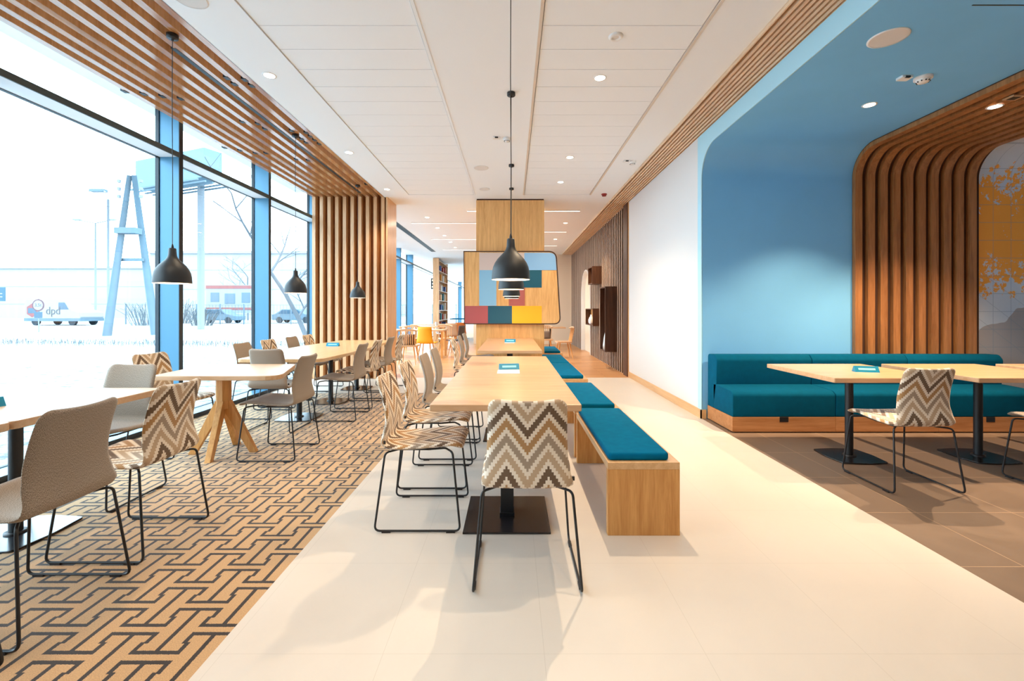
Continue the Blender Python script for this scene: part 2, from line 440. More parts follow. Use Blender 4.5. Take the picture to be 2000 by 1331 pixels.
def mural_mat():
    m, nt, b = new_mat('map_mural'); N = nt.nodes.new; L = nt.links.new
    tc = N('ShaderNodeTexCoord'); sp = N('ShaderNodeSeparateXYZ'); L(tc.outputs['Object'], sp.inputs[0])
    X, Y, Z = sp.outputs
    n = N('ShaderNodeTexNoise'); n.inputs['Scale'].default_value = 11; n.inputs['Detail'].default_value = 7; n.inputs['Roughness'].default_value = 0.72
    L(tc.outputs['Object'], n.inputs['Vector'])
    # orange band strongest at mid height
    d = mnode(nt, 'ABSOLUTE', mnode(nt, 'SUBTRACT', Z, 2.2))
    thr = mnode(nt, 'MULTIPLY_ADD', mnode(nt, 'POWER', d, 2.0), 0.34, 0.38)
    om = mnode(nt, 'GREATER_THAN', n.outputs['Fac'], thr)
    def gl(o, s, t):
        w = mnode(nt, 'FRACT', mnode(nt, 'DIVIDE', o, s)); return mnode(nt, 'LESS_THAN', w, t)
    grid = mnode(nt, 'MAXIMUM', gl(X, 0.21, 0.03), gl(Z, 0.21, 0.03))
    diag = mnode(nt, 'MULTIPLY', gl(mnode(nt, 'ADD', X, mnode(nt, 'MULTIPLY', Z, 1.3)), 0.37, 0.02), mnode(nt, 'LESS_THAN', Z, 1.7))
    grid = mnode(nt, 'MAXIMUM', grid, diag)
    n2 = N('ShaderNodeTexNoise'); n2.inputs['Scale'].default_value = 2.2; L(tc.outputs['Object'], n2.inputs['Vector'])
    hl = mnode(nt, 'MULTIPLY_ADD', n2.outputs['Fac'], 0.6, mnode(nt, 'MULTIPLY_ADD', X, 0.55, -2.3))
    hill = mnode(nt, 'LESS_THAN', Z, mnode(nt, 'MINIMUM', hl, 1.45))
    def mix(f, a, c):
        x = N('ShaderNodeMix'); x.data_type = 'RGBA'
        if isinstance(f, float): x.inputs[0].default_value = f
        else: L(f, x.inputs[0])
        for i, v in ((6, a), (7, c)):
            if isinstance(v, tuple): x.inputs[i].default_value = v
            else: L(v, x.inputs[i])
        return x.outputs[2]
    base = mix(n2.outputs['Fac'], lin(228, 234, 244), lin(190, 216, 240))
    c = mix(om, base, lin(255, 178, 70))
    c = mix(hill, c, lin(176, 174, 178))
    gm = mnode(nt, 'MULTIPLY', grid, 0.45)
    c = mix(gm, c, lin(110, 146, 178))
    L(c, b.inputs['Base Color']); b.inputs['Roughness'].default_value = 0.6
    return m
M['mural'] = mural_mat()

# ------------------------------------------------------------------ room dimensions
CZ = 3.38          # ceiling
XW = 2.236         # right wall plane
XO, XI = -4.03, -3.77   # window outer plane, inner face of the fins
YB = -5.0          # wall behind the camera
YE = 8.36          # slat screen plane
YF = 8.53          # start of plank floor
XR = 7.6

def struct(mb, name, mat, **k):
    o = mb.build(name, mat, **k); o['kind'] = 'structure'; return o

struct(MB().box(-1.118, XW, YB, YF, -0.1, 0).box(-4.05, -1.118, 6.95, YF, -0.1, 0).box(-4.05, -1.118, YB, 6.95, -0.1, -0.006), 'floor', M['tile'])
struct(MB().box(XW, XR, YB, 5.5, -0.1, 0.0), 'floor', M['dtile'])
struct(MB().box(-4.05, 2.6, YF, 37, -0.1, 0.0), 'floor', M['plank'])
o = MB().box(-3.74, -1.118, YB, 6.95, -0.006, 0.0).build('carpet', M['carpet'])
tag(o, 'golden tan carpet with dark interlocking geometric lines beside the windows', 'carpet')

# ceiling: plain fields and two recessed plank strips, shafts of plasterboard between
SL = (-1.89, -0.68); SR = (0.21, 1.425); YS1 = 8.2
cb = MB()
cb.box(-2.36, SL[0], YB, 17, CZ, CZ+0.12).box(SL[1], SR[0], YB, 17, CZ, CZ+0.12).box(SR[1], 1.875, YB, 17, CZ, CZ+0.12)
cb.box(SL[0], SL[1], YS1, 17, CZ, CZ+0.12).box(SR[0], SR[1], YS1, 17, CZ, CZ+0.12)
cb.box(-4.05, -2.36, 9.0, 17, CZ, CZ+0.12).box(1.875, 2.6, YB, 17, CZ+0.06, CZ+0.16)
cb.box(-4.3, -2.36, YB, 9.0, 3.62, 3.74).box(-2.372, -2.36, YB, 9.0, CZ, 3.74)
cb.box(-4.05, 2.6, 17, 37, CZ, CZ+0.12)
cb.box(-4.05, -2.36, 8.99, 9.0, CZ, 3.74)
struct(cb, 'ceiling', M['ceil'])
for (a, b_) in (SL, SR):
    p = MB(); y = 3.33 - 0.304*22
    while y < YS1-0.02:
        y1 = min(y+0.304, YS1)
        if y1 > YB: p.box(a+0.018, b_-0.018, max(y, YB)+0.0025, y1-0.0025, CZ+0.004, CZ+0.03)
        y += 0.304
    p.box(a, b_, YB, YS1, CZ+0.03, CZ+0.05, mi=1)
    struct(p, 'ceiling', [M['ceil'], M['shadowgap']])
    t = MB()
    t.box(a-0.012, a+0.012, YB, YS1, CZ-0.006, CZ+0.03).box(b_-0.012, b_+0.012, YB, YS1, CZ-0.006, CZ+0.03)
    struct(t, 'trim_1' if a < 0 else 'trim_2', M['ceil'] if a < 0 else M['trimwarm'])
# walls
struct(MB().box(XW, XW+0.12, 5.42, 8.65, 0, CZ+0.05), 'wall_right', M['white'])
struct(MB().box(-4.3, XR+0.1, YB-0.12, YB, 0, 3.8), 'wall_back', M['dark_wood'])  # unseen wall, made dark to cut the light from behind the camera
struct(MB().box(XR, XR+0.1, YB, 5.5, 0, 3.4), 'wall_side', M['white'])
struct(MB().box(-1.45, 2.6, 17, 17.12, 0, CZ), 'wall_far', M['beige'])
struct(MB().box(2.36, 2.48, 8.6, 17.2, 0, CZ+0.1), 'wall_right', M['brownback'])
struct(MB().box(-1.45, -1.33, 17.12, 37, 0, CZ), 'wall_end', M['white'])
struct(MB().box(-4.3, -1.3, 37, 37.1, 0, CZ), 'wall_end', M['white'])
struct(MB().box(XW-0.014, XW, 5.306, 8.62, 0, 0.104).box(XW-0.014, 2.29, 5.306, 5.32, 0, 0.104), 'baseboard_right', M['oaky'])

# alcove shell: back wall curving into its ceiling
R = 0.34; YA = 5.32; ZA = 3.17
def cove(off=0.0, y_end=YB, n=14):
    """profile (y,z) along the alcove back wall, cove and ceiling, moved inward by off"""
    r = R-off; cy, cz = YA-R, ZA-R
    pts = [(YA-off, 0.0)]
    pts += [(cy + r*math.cos(a), cz + r*math.sin(a)) for a in [PI/2*k/n for k in range(n+1)]]
    pts.append((y_end, ZA-off)); return pts
def sheet(mb, prof, x0, x1, mi=0):
    b = len(mb.v); n = len(prof)
    mb.v += [(x0, y, z) for y, z in prof] + [(x1, y, z) for y, z in prof]
    for i in range(n-1): mb.face((b+i, b+i+1, b+n+i+1, b+n+i), True, mi=mi)
def slab(mb, p_in, p_out, x0, x1, smooth=True, mi=0):
    """solid between two matching profiles; every face strip has its own vertices so edges stay crisp"""
    n = len(p_in)
    def strip(A, B, sm):
        b = len(mb.v); mb.v += A + B
        for i in range(n-1): mb.face((b+i, b+n+i, b+n+i+1, b+i+1), sm, mi=mi)
    P = lambda x, pr: [(x, *p) for p in pr]
    strip(P(x1, p_in), P(x0, p_in), smooth); strip(P(x0, p_out), P(x1, p_out), smooth)
    strip(P(x0, p_in), P(x0, p_out), False); strip(P(x1, p_out), P(x1, p_in), False)
    for k in (0, n-1):
        b = len(mb.v); mb.v += [(x0, *p_in[k]), (x1, *p_in[k]), (x1, *p_out[k]), (x0, *p_out[k])]
        mb.face((b, b+1, b+2, b+3) if k == 0 else (b+3, b+2, b+1, b), mi=mi)
mb = MB(); slab(mb, cove(0), cove(-0.1), XW+0.012, XR)
struct(mb, 'wall_alcove', M['blue'])
# pale blue fascia around the alcove opening
mb = MB(); ip = cove(0)
op = [(5.42, 0.0)] + [(5.42, max(0.1, z)) if k < 8 else (min(y, 5.42), 3.36) for k, (y, z) in enumerate(ip[1:-1])] + [(YB, 3.36)]
op[8] = (5.42, 3.36)
ipx = ip
slab2 = MB(); b0 = 0; n = len(ipx)
slab2.v += [(XW-0.002, *p) for p in ipx] + [(XW-0.002, *p) for p in op] + [(XW+0.011, *p) for p in ipx] + [(XW+0.011, *p) for p in op]
for i in range(n-1):
    slab2.face((i, i+1, n+i+1, n+i)); slab2.face((2*n+i, 3*n+i, 3*n+i+1, 2*n+i+1)); slab2.face((i+1, i, 2*n+i, 2*n+i+1), True)
    slab2.face((n+i, n+i+1, 3*n+i+1, 3*n+i))
struct(slab2, 'trim_3', M['paleblue'])

# ------------------------------------------------------------------ windows (deep aluminium fins, transoms, panes)
fins = [-0.54, 1.34, 3.22, 5.10, 6.98, 8.86, 10.9, 13.1, 15.25, 17.12, 24.2, 33.6, 36.9]
ZT = 3.05
wn = 0
for i in range(len(fins)-1):
    y0, y1 = fins[i], fins[i+1]
    wn += 1
    w = MB().box(XO+0.04, XI, y0, y0+0.05, 0.0, 3.62)
    w.box(XO+0.04, XI, y0+0.05, y1, 0.0, 0.045).box(XO+0.04, XI, y0+0.05, y1, 3.57, 3.62)
    wo = struct(w, 'window_%d' % wn, M['mullion'])
    MB().box(XO, XO+0.04, y0-0.012, y0+0.062, 0, 3.62).box(XO, XO+0.04, y0+0.062, y1-0.012, ZT-0.04, ZT+0.01).box(XO, XO+0.04, y0+0.062, y1-0.012, 0, 0.05).build('gasket_frame', M['gasket'], wo)
    MB().box(XO+0.04, XI, y0+0.05, y1, ZT-0.035, ZT).build('transom', M['transom_white'], wo)  # white stands in for snow light reflected on the underside
    MB().box(XI, XI+0.012, y0+0.05, y1, ZT-0.045, ZT+0.012).build('transom_rail', M['rail'], wo)
    MB().box(XI, XI+0.008, y0-0.004, y0+0.054, 0, 3.5).build('fin_cover', M['gasket'], wo)
    MB().box(XI, XI+0.008, y0+0.05, y1, 0.0, 0.05).build('sill_rail', M['gasket'], wo)
    MB().box(XO-0.012, XO-0.004, y0, y1, 0.03, 3.6).build('pane', M['pane'], wo)
struct(MB().box(XO-0.02, XI, YB, fins[0], 0, 3.62), 'wall_left_unseen', M['white'])  # unseen; closes off window bays to cut light from behind the camera

# ------------------------------------------------------------------ oak slat screen: vertical slats turning into ceiling slats
root = empty('slat_screen', (0, YE, 0))
tag(root, 'oak slat screen rising from floor and running along ceiling beside the windows', 'slat screen')
for i in range(10):
    x1 = -3.65 + 0.1425*i; x0 = x1-0.06
    s_ = MB()
    # L-shaped slat: vertical board plus ceiling board, mitred
    poly = [(0.0, 0.004), (0.115, 0.004), (0.115, CZ+0.115), (YB-YE+0.02, CZ+0.115), (YB-YE+0.02, CZ), (0.0, CZ)]
    b = len(s_.v)
    s_.prism_axis([(y, z) for y, z in poly], x0, x1, 'X')
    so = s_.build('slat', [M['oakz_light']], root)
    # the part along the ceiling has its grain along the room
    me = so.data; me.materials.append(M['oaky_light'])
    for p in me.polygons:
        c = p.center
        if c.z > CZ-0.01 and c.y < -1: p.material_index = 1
for i, ys in ((9, (4.08, 4.19, 5.31, 5.42, 5.54, 5.67, 7.5)), (8, (4.05, 4.16, 5.25, 5.5, 5.62)), (6, (5.05, 5.2, 6.3)), (5, (5.0, 6.25)), (3, (4.45, 6.0)), (2, (4.4, 6.0)), (1, (4.35, 5.9)), (0, (4.3, 5.8))):
    x0 = -3.71+0.1425*i
    for yy in ys: MB().box(x0-0.03, x0+0.012, yy-YE, yy-YE+0.055, CZ-0.004, CZ+0.02).build('clip', M['black'], root)
MB().box(-3.76, -2.33, 0.115, 0.14, 0.0, 3.6).build('backing_panel', M['walnut_z'], root)
MB().box(-2.338, -2.31, 0.0, 0.62, 0, CZ).build('side_panel', M['oakz_light'], root)
MB().box(-2.366, -2.338, 0.1, 0.115, 0, CZ).build('corner_post', M['oakz_light'], root)
MB().box(-3.76, -2.31, 0.62, 0.64, 0, CZ).build('rear_panel', M['oakz_light'], root)
# narrow black track between the slats
for q0, q1 in ((YB-YE+0.3, -5.45), (-4.75, -0.3)): MB().box(-2.735, -2.695, q0, q1, CZ-0.003, CZ+0.03).build('track', M['black'], root)

# ------------------------------------------------------------------ narrow slat strip on the right of the ceiling
root = empty('ceiling_slat_strip', (0, 0, CZ))
tag(root, 'long strip of thin brown wooden slats set in the ceiling above right wall', 'ceiling slats')
for i in range(9):
    x0 = 1.877 + 0.0445*i - (0.0 if i else 0)
    MB().box(x0, x0+(0.024 if i else 0.012), YB, 16.9, -0.03, 0.045).build('slat', M['strip_wood'], root)
MB().box(1.877, 2.262, YB, 16.9, 0.045, 0.058).build('backing', M['brownback'], root)
MB().box(2.2575, 2.262, YB, 16.9, -0.03, 0.045).build('edge_profile', M['black'], root)

# ------------------------------------------------------------------ dark slat wall at the far right, with shelf boxes
root = empty('slat_wall', (2.36, 8.65, 0))
tag(root, 'dark brown vertical slat wall with arched opening beyond the white wall', 'slat wall')
M['slat_side_shaded'] = wood('slat_wood_shaded', lin(124, 98, 82), lin(96, 72, 58), 'Z', 0.55)  # darker slat sides: shade between slats put into the wood colour
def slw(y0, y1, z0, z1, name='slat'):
    o = MB().box(-0.12, 0, y0-8.65, y1-8.65, z0, z1).build(name, [M['slat_side_shaded'], M['slat_front_lit']], root)
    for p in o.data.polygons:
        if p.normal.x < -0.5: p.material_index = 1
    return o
MB().box(-0.15, 0.0, 0.0, 0.3, 0, 3.35).build('end_panel', M['dark_wood'], root)
MB().box(-0.135, -0.125, -0.03, 0.0, 0, 3.35).build('end_trim', M['oakz'], root)
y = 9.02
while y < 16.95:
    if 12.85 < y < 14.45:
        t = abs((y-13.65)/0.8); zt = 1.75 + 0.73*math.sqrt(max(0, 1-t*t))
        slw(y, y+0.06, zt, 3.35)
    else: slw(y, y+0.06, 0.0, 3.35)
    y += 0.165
# arch lining
pts = [(12.85, 0.0), (12.85, 1.75)] + [(13.65-0.8*math.cos(PI*k/12), 1.75+0.73*math.sin(PI*k/12)) for k in range(1, 12)] + [(14.45, 1.75), (14.45, 0.0)]
al = MB(); n = len(pts)
al.v += [(-0.14, y-8.65, z) for y, z in pts] + [(0.1, y-8.65, z) for y, z in pts]
for i in range(n-1): al.face((i, i+1, n+i+1, n+i))
al.build('arch_lining', M['paper'], root, solid=0.02)
MB().box(-0.02, -0.005, 4.2, 5.8, 0, 2.5).build('arch_back', M['beige'], root)

def open_box(name, x0, x1, y0, y1, z0, z1, mat, label, cat, inner=None):
    t = 0.025; e = empty(name, ((x0+x1)/2, (y0+y1)/2, z0)); tag(e, label, cat)
    e.location = (x0, y0, z0)
    dx, dy, dz = x1-x0, y1-y0, z1-z0
    MB().box(0, dx, 0, t, 0, dz).build('side_panel', mat, e); MB().box(0, dx, dy-t, dy, 0, dz).build('side_panel', mat, e)
    MB().box(0, dx, t, dy-t, 0, t).build('bottom', mat, e); MB().box(0, dx, t, dy-t, dz-t, dz).build('top', mat, e)
    MB().box(dx-0.012, dx, t, dy-t, t, dz-t).build('rear_panel', inner or mat, e)
    return e
open_box('shelf_box', 2.0, 2.24, 11.26, 11.85, 1.94, 2.38, M['dark_wood'], 'upper square dark wooden box shelf on the slat wall', 'wall shelf', M['oakz'])
open_box('shelf_box', 2.08, 2.24, 11.6, 12.75, 0.87, 1.32, M['dark_wood'], 'low wide box shelf on slat wall holding a pale vase', 'wall shelf', M['oakz'])
open_box('shelf_box', 2.0, 2.24, 9.68, 10.25, 0.378, 1.79, M['dark_wood'], 'tall narrow dark box shelf on slat wall with glass bottle', 'wall shelf')
def vase(name, x, y, z, prof, mat, label, cat='vase'):
    o = MB().lathe(prof, seg=24, cap0=True).build(name, mat); o.location = (x, y, z); tag(o, label, cat); return o
vase('vase', 2.13, 12.1, 0.897, [(0.05, 0), (0.075, 0.05), (0.08, 0.12), (0.05, 0.19), (0.025, 0.22), (0.03, 0.26), (0.022, 0.26), (0.02, 0.2)], M['paper'], 'round pale ceramic vase in the low box shelf')
mg = plain('pale_glass', (0.75, 0.85, 0.86, 1), 0.1, spec=0.8)
vase('glass_bottle', 2.08, 9.95, 0.405, [(0.07, 0), (0.075, 0.1), (0.05, 0.28), (0.025, 0.4), (0.022, 0.56), (0.018, 0.56), (0.02, 0.4)], mg, 'tall pale glass bottle in the tall dark box shelf', 'bottle')

# ------------------------------------------------------------------ column with colour-blocked panel
CX0, CX1, CY0 = -0.676, 0.609, 8.5
M['oak_column_lit'] = wood('oak_column_lit', lin(238, 186, 122), lin(212, 154, 92), 'Z', 0.4)  # oak lightened: warm light on the column put into its colour
colr = empty('column', ((CX0+CX1)/2, CY0+0.5, 0)); tag(colr, 'square oak-clad column standing behind the long tables', 'column')
w2 = (CX1-CX0)/2
MB().box(-w2, w2, -0.5, 0.6, 0, 3.355).build('cladding', M['oak_column_lit'], colr, bevel=0.003)
MB().box(-w2+0.01, w2-0.01, -0.49, 0.59, 3.355, CZ).build('top_gap', M['brownback'], colr)
sc = 880/8.42
def PX(px): return (px-1000)/sc
def PZ(py): return EYE-(py-606)/sc
pan = empty('colour_block_panel', (0, 8.42, 1.02)); tag(pan, 'oak board with coloured rectangles and slanted rounded right edge on the column', 'wall panel')
outl = [(PX(907), PZ(633)), (PX(1094.5), PZ(633)), (PX(1086), PZ(491.5)), (PX(906), PZ(491.5))]
def r2(pts, rad): return [(p.x, p.y) for p in fillet([(x, y, 0) for x, y in pts], rad, 8, closed=True)]
ol = r2(outl, [0.0, 0.12, 0.15, 0.0])
oz = 1.02
MB().prism_axis([(x, z-oz) for x, z in ol], 0.0, 0.075, 'Y').build('board', M['oak_column_lit'], pan)
big = [(x*1.0, z) for x, z in ol]
rim = [(x, 0.0, z-oz) for x, z in ol]
MB().tube([(x, 0.0, z-oz) for x, z in ol], 0.012, 6, closed=True).build('edge_band', M['brownback'], pan)
blocks = [(936, 1024, 494, 528, (214, 190, 178)), (1024, 1085.0, 494, 528, (132, 176, 214)), (936, 969.5, 528, 597.5, (138, 186, 214)),
          (1006, 1058, 528, 562, (16, 86, 104)), (994, 1025, 562, 597.5, (180, 94, 86)), (908, 953, 598, 632, (176, 84, 84)),
          (953, 1000, 598, 632, (20, 82, 102)), (1000, 1058, 598, 632, (250, 178, 30))]
for k, (a, b_, c, d, rgb) in enumerate(blocks):
    mm = plain('panel_colour_%d' % k, lin(*rgb), 0.55)
    if k == 1:
        poly = [(PX(1024), PZ(528)), (PX(1087), PZ(528)), (PX(1084.5), PZ(494)), (PX(1024), PZ(494))]
        pl = r2(poly, [0, 0, 0.12, 0])
    else: pl = [(PX(a), PZ(d)), (PX(b_), PZ(d)), (PX(b_), PZ(c)), (PX(a), PZ(c))]
    MB().prism_axis([(x, z-oz) for x, z in pl], -0.006, 0.0, 'Y').build('colour_field', mm, pan)

# ------------------------------------------------------------------ curved walnut slats and mural in the alcove
root = empty('curved_slat_screen', (0, YA, 0)); root.location = (0, 0, 0)
tag(root, 'walnut slat screen curving from the blue wall onto the alcove ceiling', 'slat screen')
for i in range(10):
    x0 = 4.01+0.1485*i; s_ = MB()
    slab(s_, cove(0.058, YB+0.02), cove(0.012, YB+0.02), x0, x0+0.082)
    s_.build('slat', M['walnut_c'], root)
s_ = MB(); slab(s_, cove(0.012, YB+0.02), cove(0.0, YB+0.02), 4.015, 5.50)
s_.build('backing_panel', M['brownback'], root)
s_ = MB(); slab(s_, cove(0.008, YB+0.02), cove(0.0, YB+0.02), 5.50, XR-0.02)
o = s_.build('mural', M['mural']); tag(o, 'map-like mural in orange and pale blue right of the walnut slats', 'mural')

# ------------------------------------------------------------------ chairs
def catmull(P, per=4):
    out = []
    P = [Vector(p) for p in P]; Q = [P[0]*2-P[1]] + P + [P[-1]*2-P[-2]]
    for i in range(1, len(Q)-2):
        for k in range(per):
            t = k/per; a, b, c, d = Q[i-1], Q[i], Q[i+1], Q[i+2]
            out.append(0.5*((2*b)+(c-a)*t+(2*a-5*b+4*c-d)*t*t+(3*b-a-3*c+d)*t**3))
    out.append(P[-1]); return out

def chair_shell():
    prof = catmull([(-0.022, 0.875), (0.000, 0.82), (0.024, 0.74), (0.040, 0.66), (0.044, 0.60), (0.036, 0.545), (0.030, 0.51), (0.042, 0.482),
                    (0.085, 0.468), (0.16, 0.466), (0.26, 0.472), (0.36, 0.482), (0.44, 0.487), (0.485, 0.478), (0.505, 0.462)], 4)
    # widths along the arc
    cum = [0.0]
    for a, b in zip(prof, prof[1:]): cum.append(cum[-1]+(b-a).length)
    Lt = cum[-1]
    keys = [(0.0, 0.177), (0.12, 0.181), (0.26, 0.186), (0.33, 0.196), (0.40, 0.209), (0.46, 0.214), (0.60, 0.217), (0.80, 0.216), (0.95, 0.208)]
    def hw(s):
        s_ = s
        for (a, va), (b, vb) in zip(keys, keys[1:]):
            if s_ <= b:
                t = max(0, (s_-a)/(b-a)); t = t*t*(3-2*t); w = va+(vb-va)*t; break
        else: w = keys[-1][1]
        rc = 0.042
        for e in (s, Lt-s):
            if e < rc: w -= rc-math.sqrt(max(0, rc*rc-(rc-e)**2))
        return w
    # dense first/last rings for the rounded corners
    ss = [0.0, 0.003, 0.008, 0.016, 0.026]+[c for c in cum if 0.035 < c < Lt-0.035]+[Lt-0.026, Lt-0.016, Lt-0.008, Lt-0.003, Lt]
    def at(s):
        for i in range(len(cum)-1):
            if s <= cum[i+1]+1e-9:
                t = (s-cum[i])/(cum[i+1]-cum[i]); return prof[i].lerp(prof[i+1], t)
        return prof[-1]
    NU = 16; T = 0.0125; rows = []
    for s in ss:
        p = at(s); q = at(min(Lt, s+0.004)); p0 = at(max(0, s-0.004)); t = (q-p0).normalized()
        nrm = Vector((t.y, -t.x))          # points to the sitter side for the back (towards +y)
        nrm = Vector((-t.y, t.x))
        if s < 0.3 and nrm.x < 0: nrm = -nrm
        rows.append((s, p, nrm))
    # consistent normal: rotate so it is forward on the back and upward on the seat
    R_ = []
    for s, p, nr in rows:
        q = at(min(Lt, s+0.004)); p0 = at(max(0, s-0.004)); t = (q-p0).normalized()
        R_.append((s, p, Vector((-t.y, t.x))))
    mb = MB(); top = []; bot = []; mid = []
    for s, p, nr in R_:
        w = hw(s); backness = max(0, min(1, (0.42-s)/0.2))
        tr = []; br = []
        for k in range(NU+1):
            u = -1+2*k/NU; x = u*w
            bow = 0.020*backness*(u*u) + (0.006*(1-backness))*(u*u)
            c = p + nr*bow
            ef = 1.0
            ed = min(1-abs(u), 1.0)*w; e2 = min(ed, s+0.001, Lt-s+0.001)
            if e2 < 0.012: ef = math.sqrt(max(0.0, 1-(1-e2/0.012)**2))
            ef = max(ef, 0.12)
            a = c+nr*T*ef; b_ = c-nr*T*ef
            tr.append(len(mb.v)); mb.v.append((x, a.x, a.y))
            br.append(len(mb.v)); mb.v.append((x, b_.x, b_.y))
        top.append(tr); bot.append(br)
    def UVc(i, k): return ((-1+2*k/NU)*hw(R_[i][0]), R_[i][0])
    for i in range(len(R_)-1):
        for k in range(NU):
            uv = [UVc(i, k), UVc(i, k+1), UVc(i+1, k+1), UVc(i+1, k)]
            mb.face((top[i][k], top[i][k+1], top[i+1][k+1], top[i+1][k]), True, uv)
            mb.face((bot[i][k+1], bot[i][k], bot[i+1][k], bot[i+1][k+1]), True, [uv[1], uv[0], uv[3], uv[2]])
    n = len(R_)-1
    for i in range(n):
        mb.face((top[i][0], top[i+1][0], bot[i+1][0], bot[i][0]), True, [UVc(i, 0), UVc(i+1, 0), UVc(i+1, 0), UVc(i, 0)])
        mb.face((top[i+1][NU], top[i][NU], bot[i][NU], bot[i+1][NU]), True, [UVc(i+1, NU), UVc(i, NU), UVc(i, NU), UVc(i+1, NU)])
    for k in range(NU):
        mb.face((top[0][k+1], top[0][k], bot[0][k], bot[0][k+1]), True, [UVc(0, k+1), UVc(0, k), UVc(0, k), UVc(0, k+1)])
        mb.face((top[n][k], top[n][k+1], bot[n][k+1], bot[n][k]), True, [UVc(n, k), UVc(n, k+1), UVc(n, k+1), UVc(n, k)])
    return mb

# u coordinate needs the fabric on a flat, constant-width cloth so the zigzags stay straight: x itself is used
shell_mb = chair_shell()
WR = 0.0062
def sled(sx):
    z0 = WR+0.004
    pts = [(sx*0.14, 0.30, 0.447), (sx*0.14, 0.12, 0.447), (sx*0.208, 0.058, 0.447), (sx*0.245, 0.006, z0), (sx*0.245, 0.50, z0),
           (sx*0.212, 0.452, 0.452), (sx*0.14, 0.40, 0.455), (sx*0.14, 0.30, 0.447)]
    f = fillet(pts, [0, 0.03, 0.03, 0.03, 0.03, 0.03, 0.03, 0], 5)
    return f
def make_chair(fabric, name, label, cat='chair'):
    e = empty(name); tag(e, label, cat)
    sh = MB(); sh.v = list(shell_mb.v); sh.f = list(shell_mb.f); sh.uv = list(shell_mb.uv); sh.sm = list(shell_mb.sm); sh.mi = list(shell_mb.mi)
    so = sh.build('seat_shell', fabric, e)
    fr = MB()
    for sx in (-1, 1): fr.tube(sled(sx), WR, 8)
    fr.tube([(-0.14, 0.14, 0.447), (0.14, 0.14, 0.447)], WR, 8); fr.tube([(-0.14, 0.36, 0.451), (0.14, 0.36, 0.451)], WR, 8)
    fo = fr.build('sled_frame', M['black'], e)
    for sx in (-1, 1):
        for yy in (0.05, 0.42):
            MB().box(sx*0.245-0.008, sx*0.245+0.008, yy, yy+0.05, 0.0, 0.012).build('glide', M['black'], fo)
    MB().box(0.205, 0.2165, 0.05, 0.062, 0.50, 0.517).build('tag', M['black'], so)
    return e
protoC = make_chair(M['chevron'], 'chevron_chair', 'x'); protoG = make_chair(M['taupe'], 'taupe_chair', 'x')
used = {'C': False, 'G': False}
def chair(kind, x, y, face, label, group):
    """x,y = centre of the four feet; face = direction the sitter looks, degrees from +Y counter-clockwise"""
    a = math.radians(face); off = Vector((0, -0.253)); off.rotate(Matrix.Rotation(a, 2))
    loc = (x+off.x, y+off.y, 0)
    p = protoC if kind == 'C' else protoG
    if not used[kind]:
        used[kind] = True; p.location = loc; p.rotation_euler = (0, 0, a); p['label'] = label; p['group'] = group; return p
    return clone(p, loc, a, label, group)
g1 = 'sled-base chairs around the long central tables'; g2 = 'sled-base chairs at the window tables'; g3 = 'sled-base chairs at the alcove tables'
CH = [
 ('C', 0.07, 2.262, 0, 'zigzag chair with its back to the viewer at the head of the long central table', g1),
 ('C', -0.545, 2.835, -90, 'nearest zigzag chair on the left side of the long central table', g1),
 ('C', -0.57, 3.455, -90, 'zigzag chair second from the near end, left side of the long central table', g1),
 ('G', -0.55, 4.08, -90, 'taupe chair just beyond the two zigzag chairs of the long central table', g1),
 ('G', -0.56, 4.67, -90, 'taupe chair furthest along the left side of the long central table', g1),
 ('C', -0.57, 6.25, -90, 'zigzag chair at the near left corner of the table against the column', g1),
 ('G', -0.57, 7.0, -90, 'nearer taupe chair at the table against the column', g1),
 ('G', -0.57, 7.75, -90, 'taupe chair closest to the column, left of its table', g1),
 ('G', -2.08, 1.92, 90, 'large taupe chair seen from behind in the near left foreground', g2),
 ('G', -2.06, 1.36, 90, 'chair at the lower left edge of the view of which only black sled legs show', g2),
 ('C', -2.10, 2.51, 90, 'zigzag chair seen from behind next to the large taupe foreground chair', g2),
 ('G', -2.78, 3.06, 180, 'grey-looking chair facing the viewer at far end of the near window table', g2),
 ('C', -3.10, 4.13, -98, 'zigzag chair between window post and the cross-legged oak table', g2),
 ('G', -2.07, 4.03, 90, 'taupe chair facing the window at right of the cross-legged oak table', g2),
 ('G', -2.535, 4.885, 0, 'grey-looking chair with broad back at near end of the boat-shaped table', g2),
 ('G', -3.05, 5.50, -90, 'taupe chair on window side, nearest at the boat-shaped table', g2),
 ('C', -3.07, 6.12, -90, 'nearer zigzag chair on window side of the boat-shaped table', g2),
 ('G', -3.07, 6.78, -90, 'taupe chair on window side between two zigzag chairs of boat-shaped table', g2),
 ('C', -3.07, 7.30, -90, 'zigzag chair on window side nearest the oak slat screen', g2),
 ('G', -2.03, 5.395, 90, 'taupe chair on aisle side, nearest at the boat-shaped table', g2),
 ('C', -2.05, 6.065, 90, 'nearer zigzag chair on aisle side of the boat-shaped table', g2),
 ('G', -2.05, 6.72, 90, 'taupe chair on aisle side between two zigzag chairs of boat-shaped table', g2),
 ('C', -2.05, 7.35, 90, 'zigzag chair on aisle side nearest the oak slat screen', g2),
 ('C', 2.885, 3.355, 0, 'zigzag chair at the alcove table, back to the viewer', g3),
 ('G', 4.04, 3.245, 0, 'grey-brown chair cut off by the right edge of the view', g3),
]
for c in CH: chair(*c)

# ------------------------------------------------------------------ tables
def table_top(poly, z0, z1, parent, mat):
    return MB().prism(poly, z0, z1, smooth=False).build('tabletop', mat, parent, bevel=0.004, bseg=2)

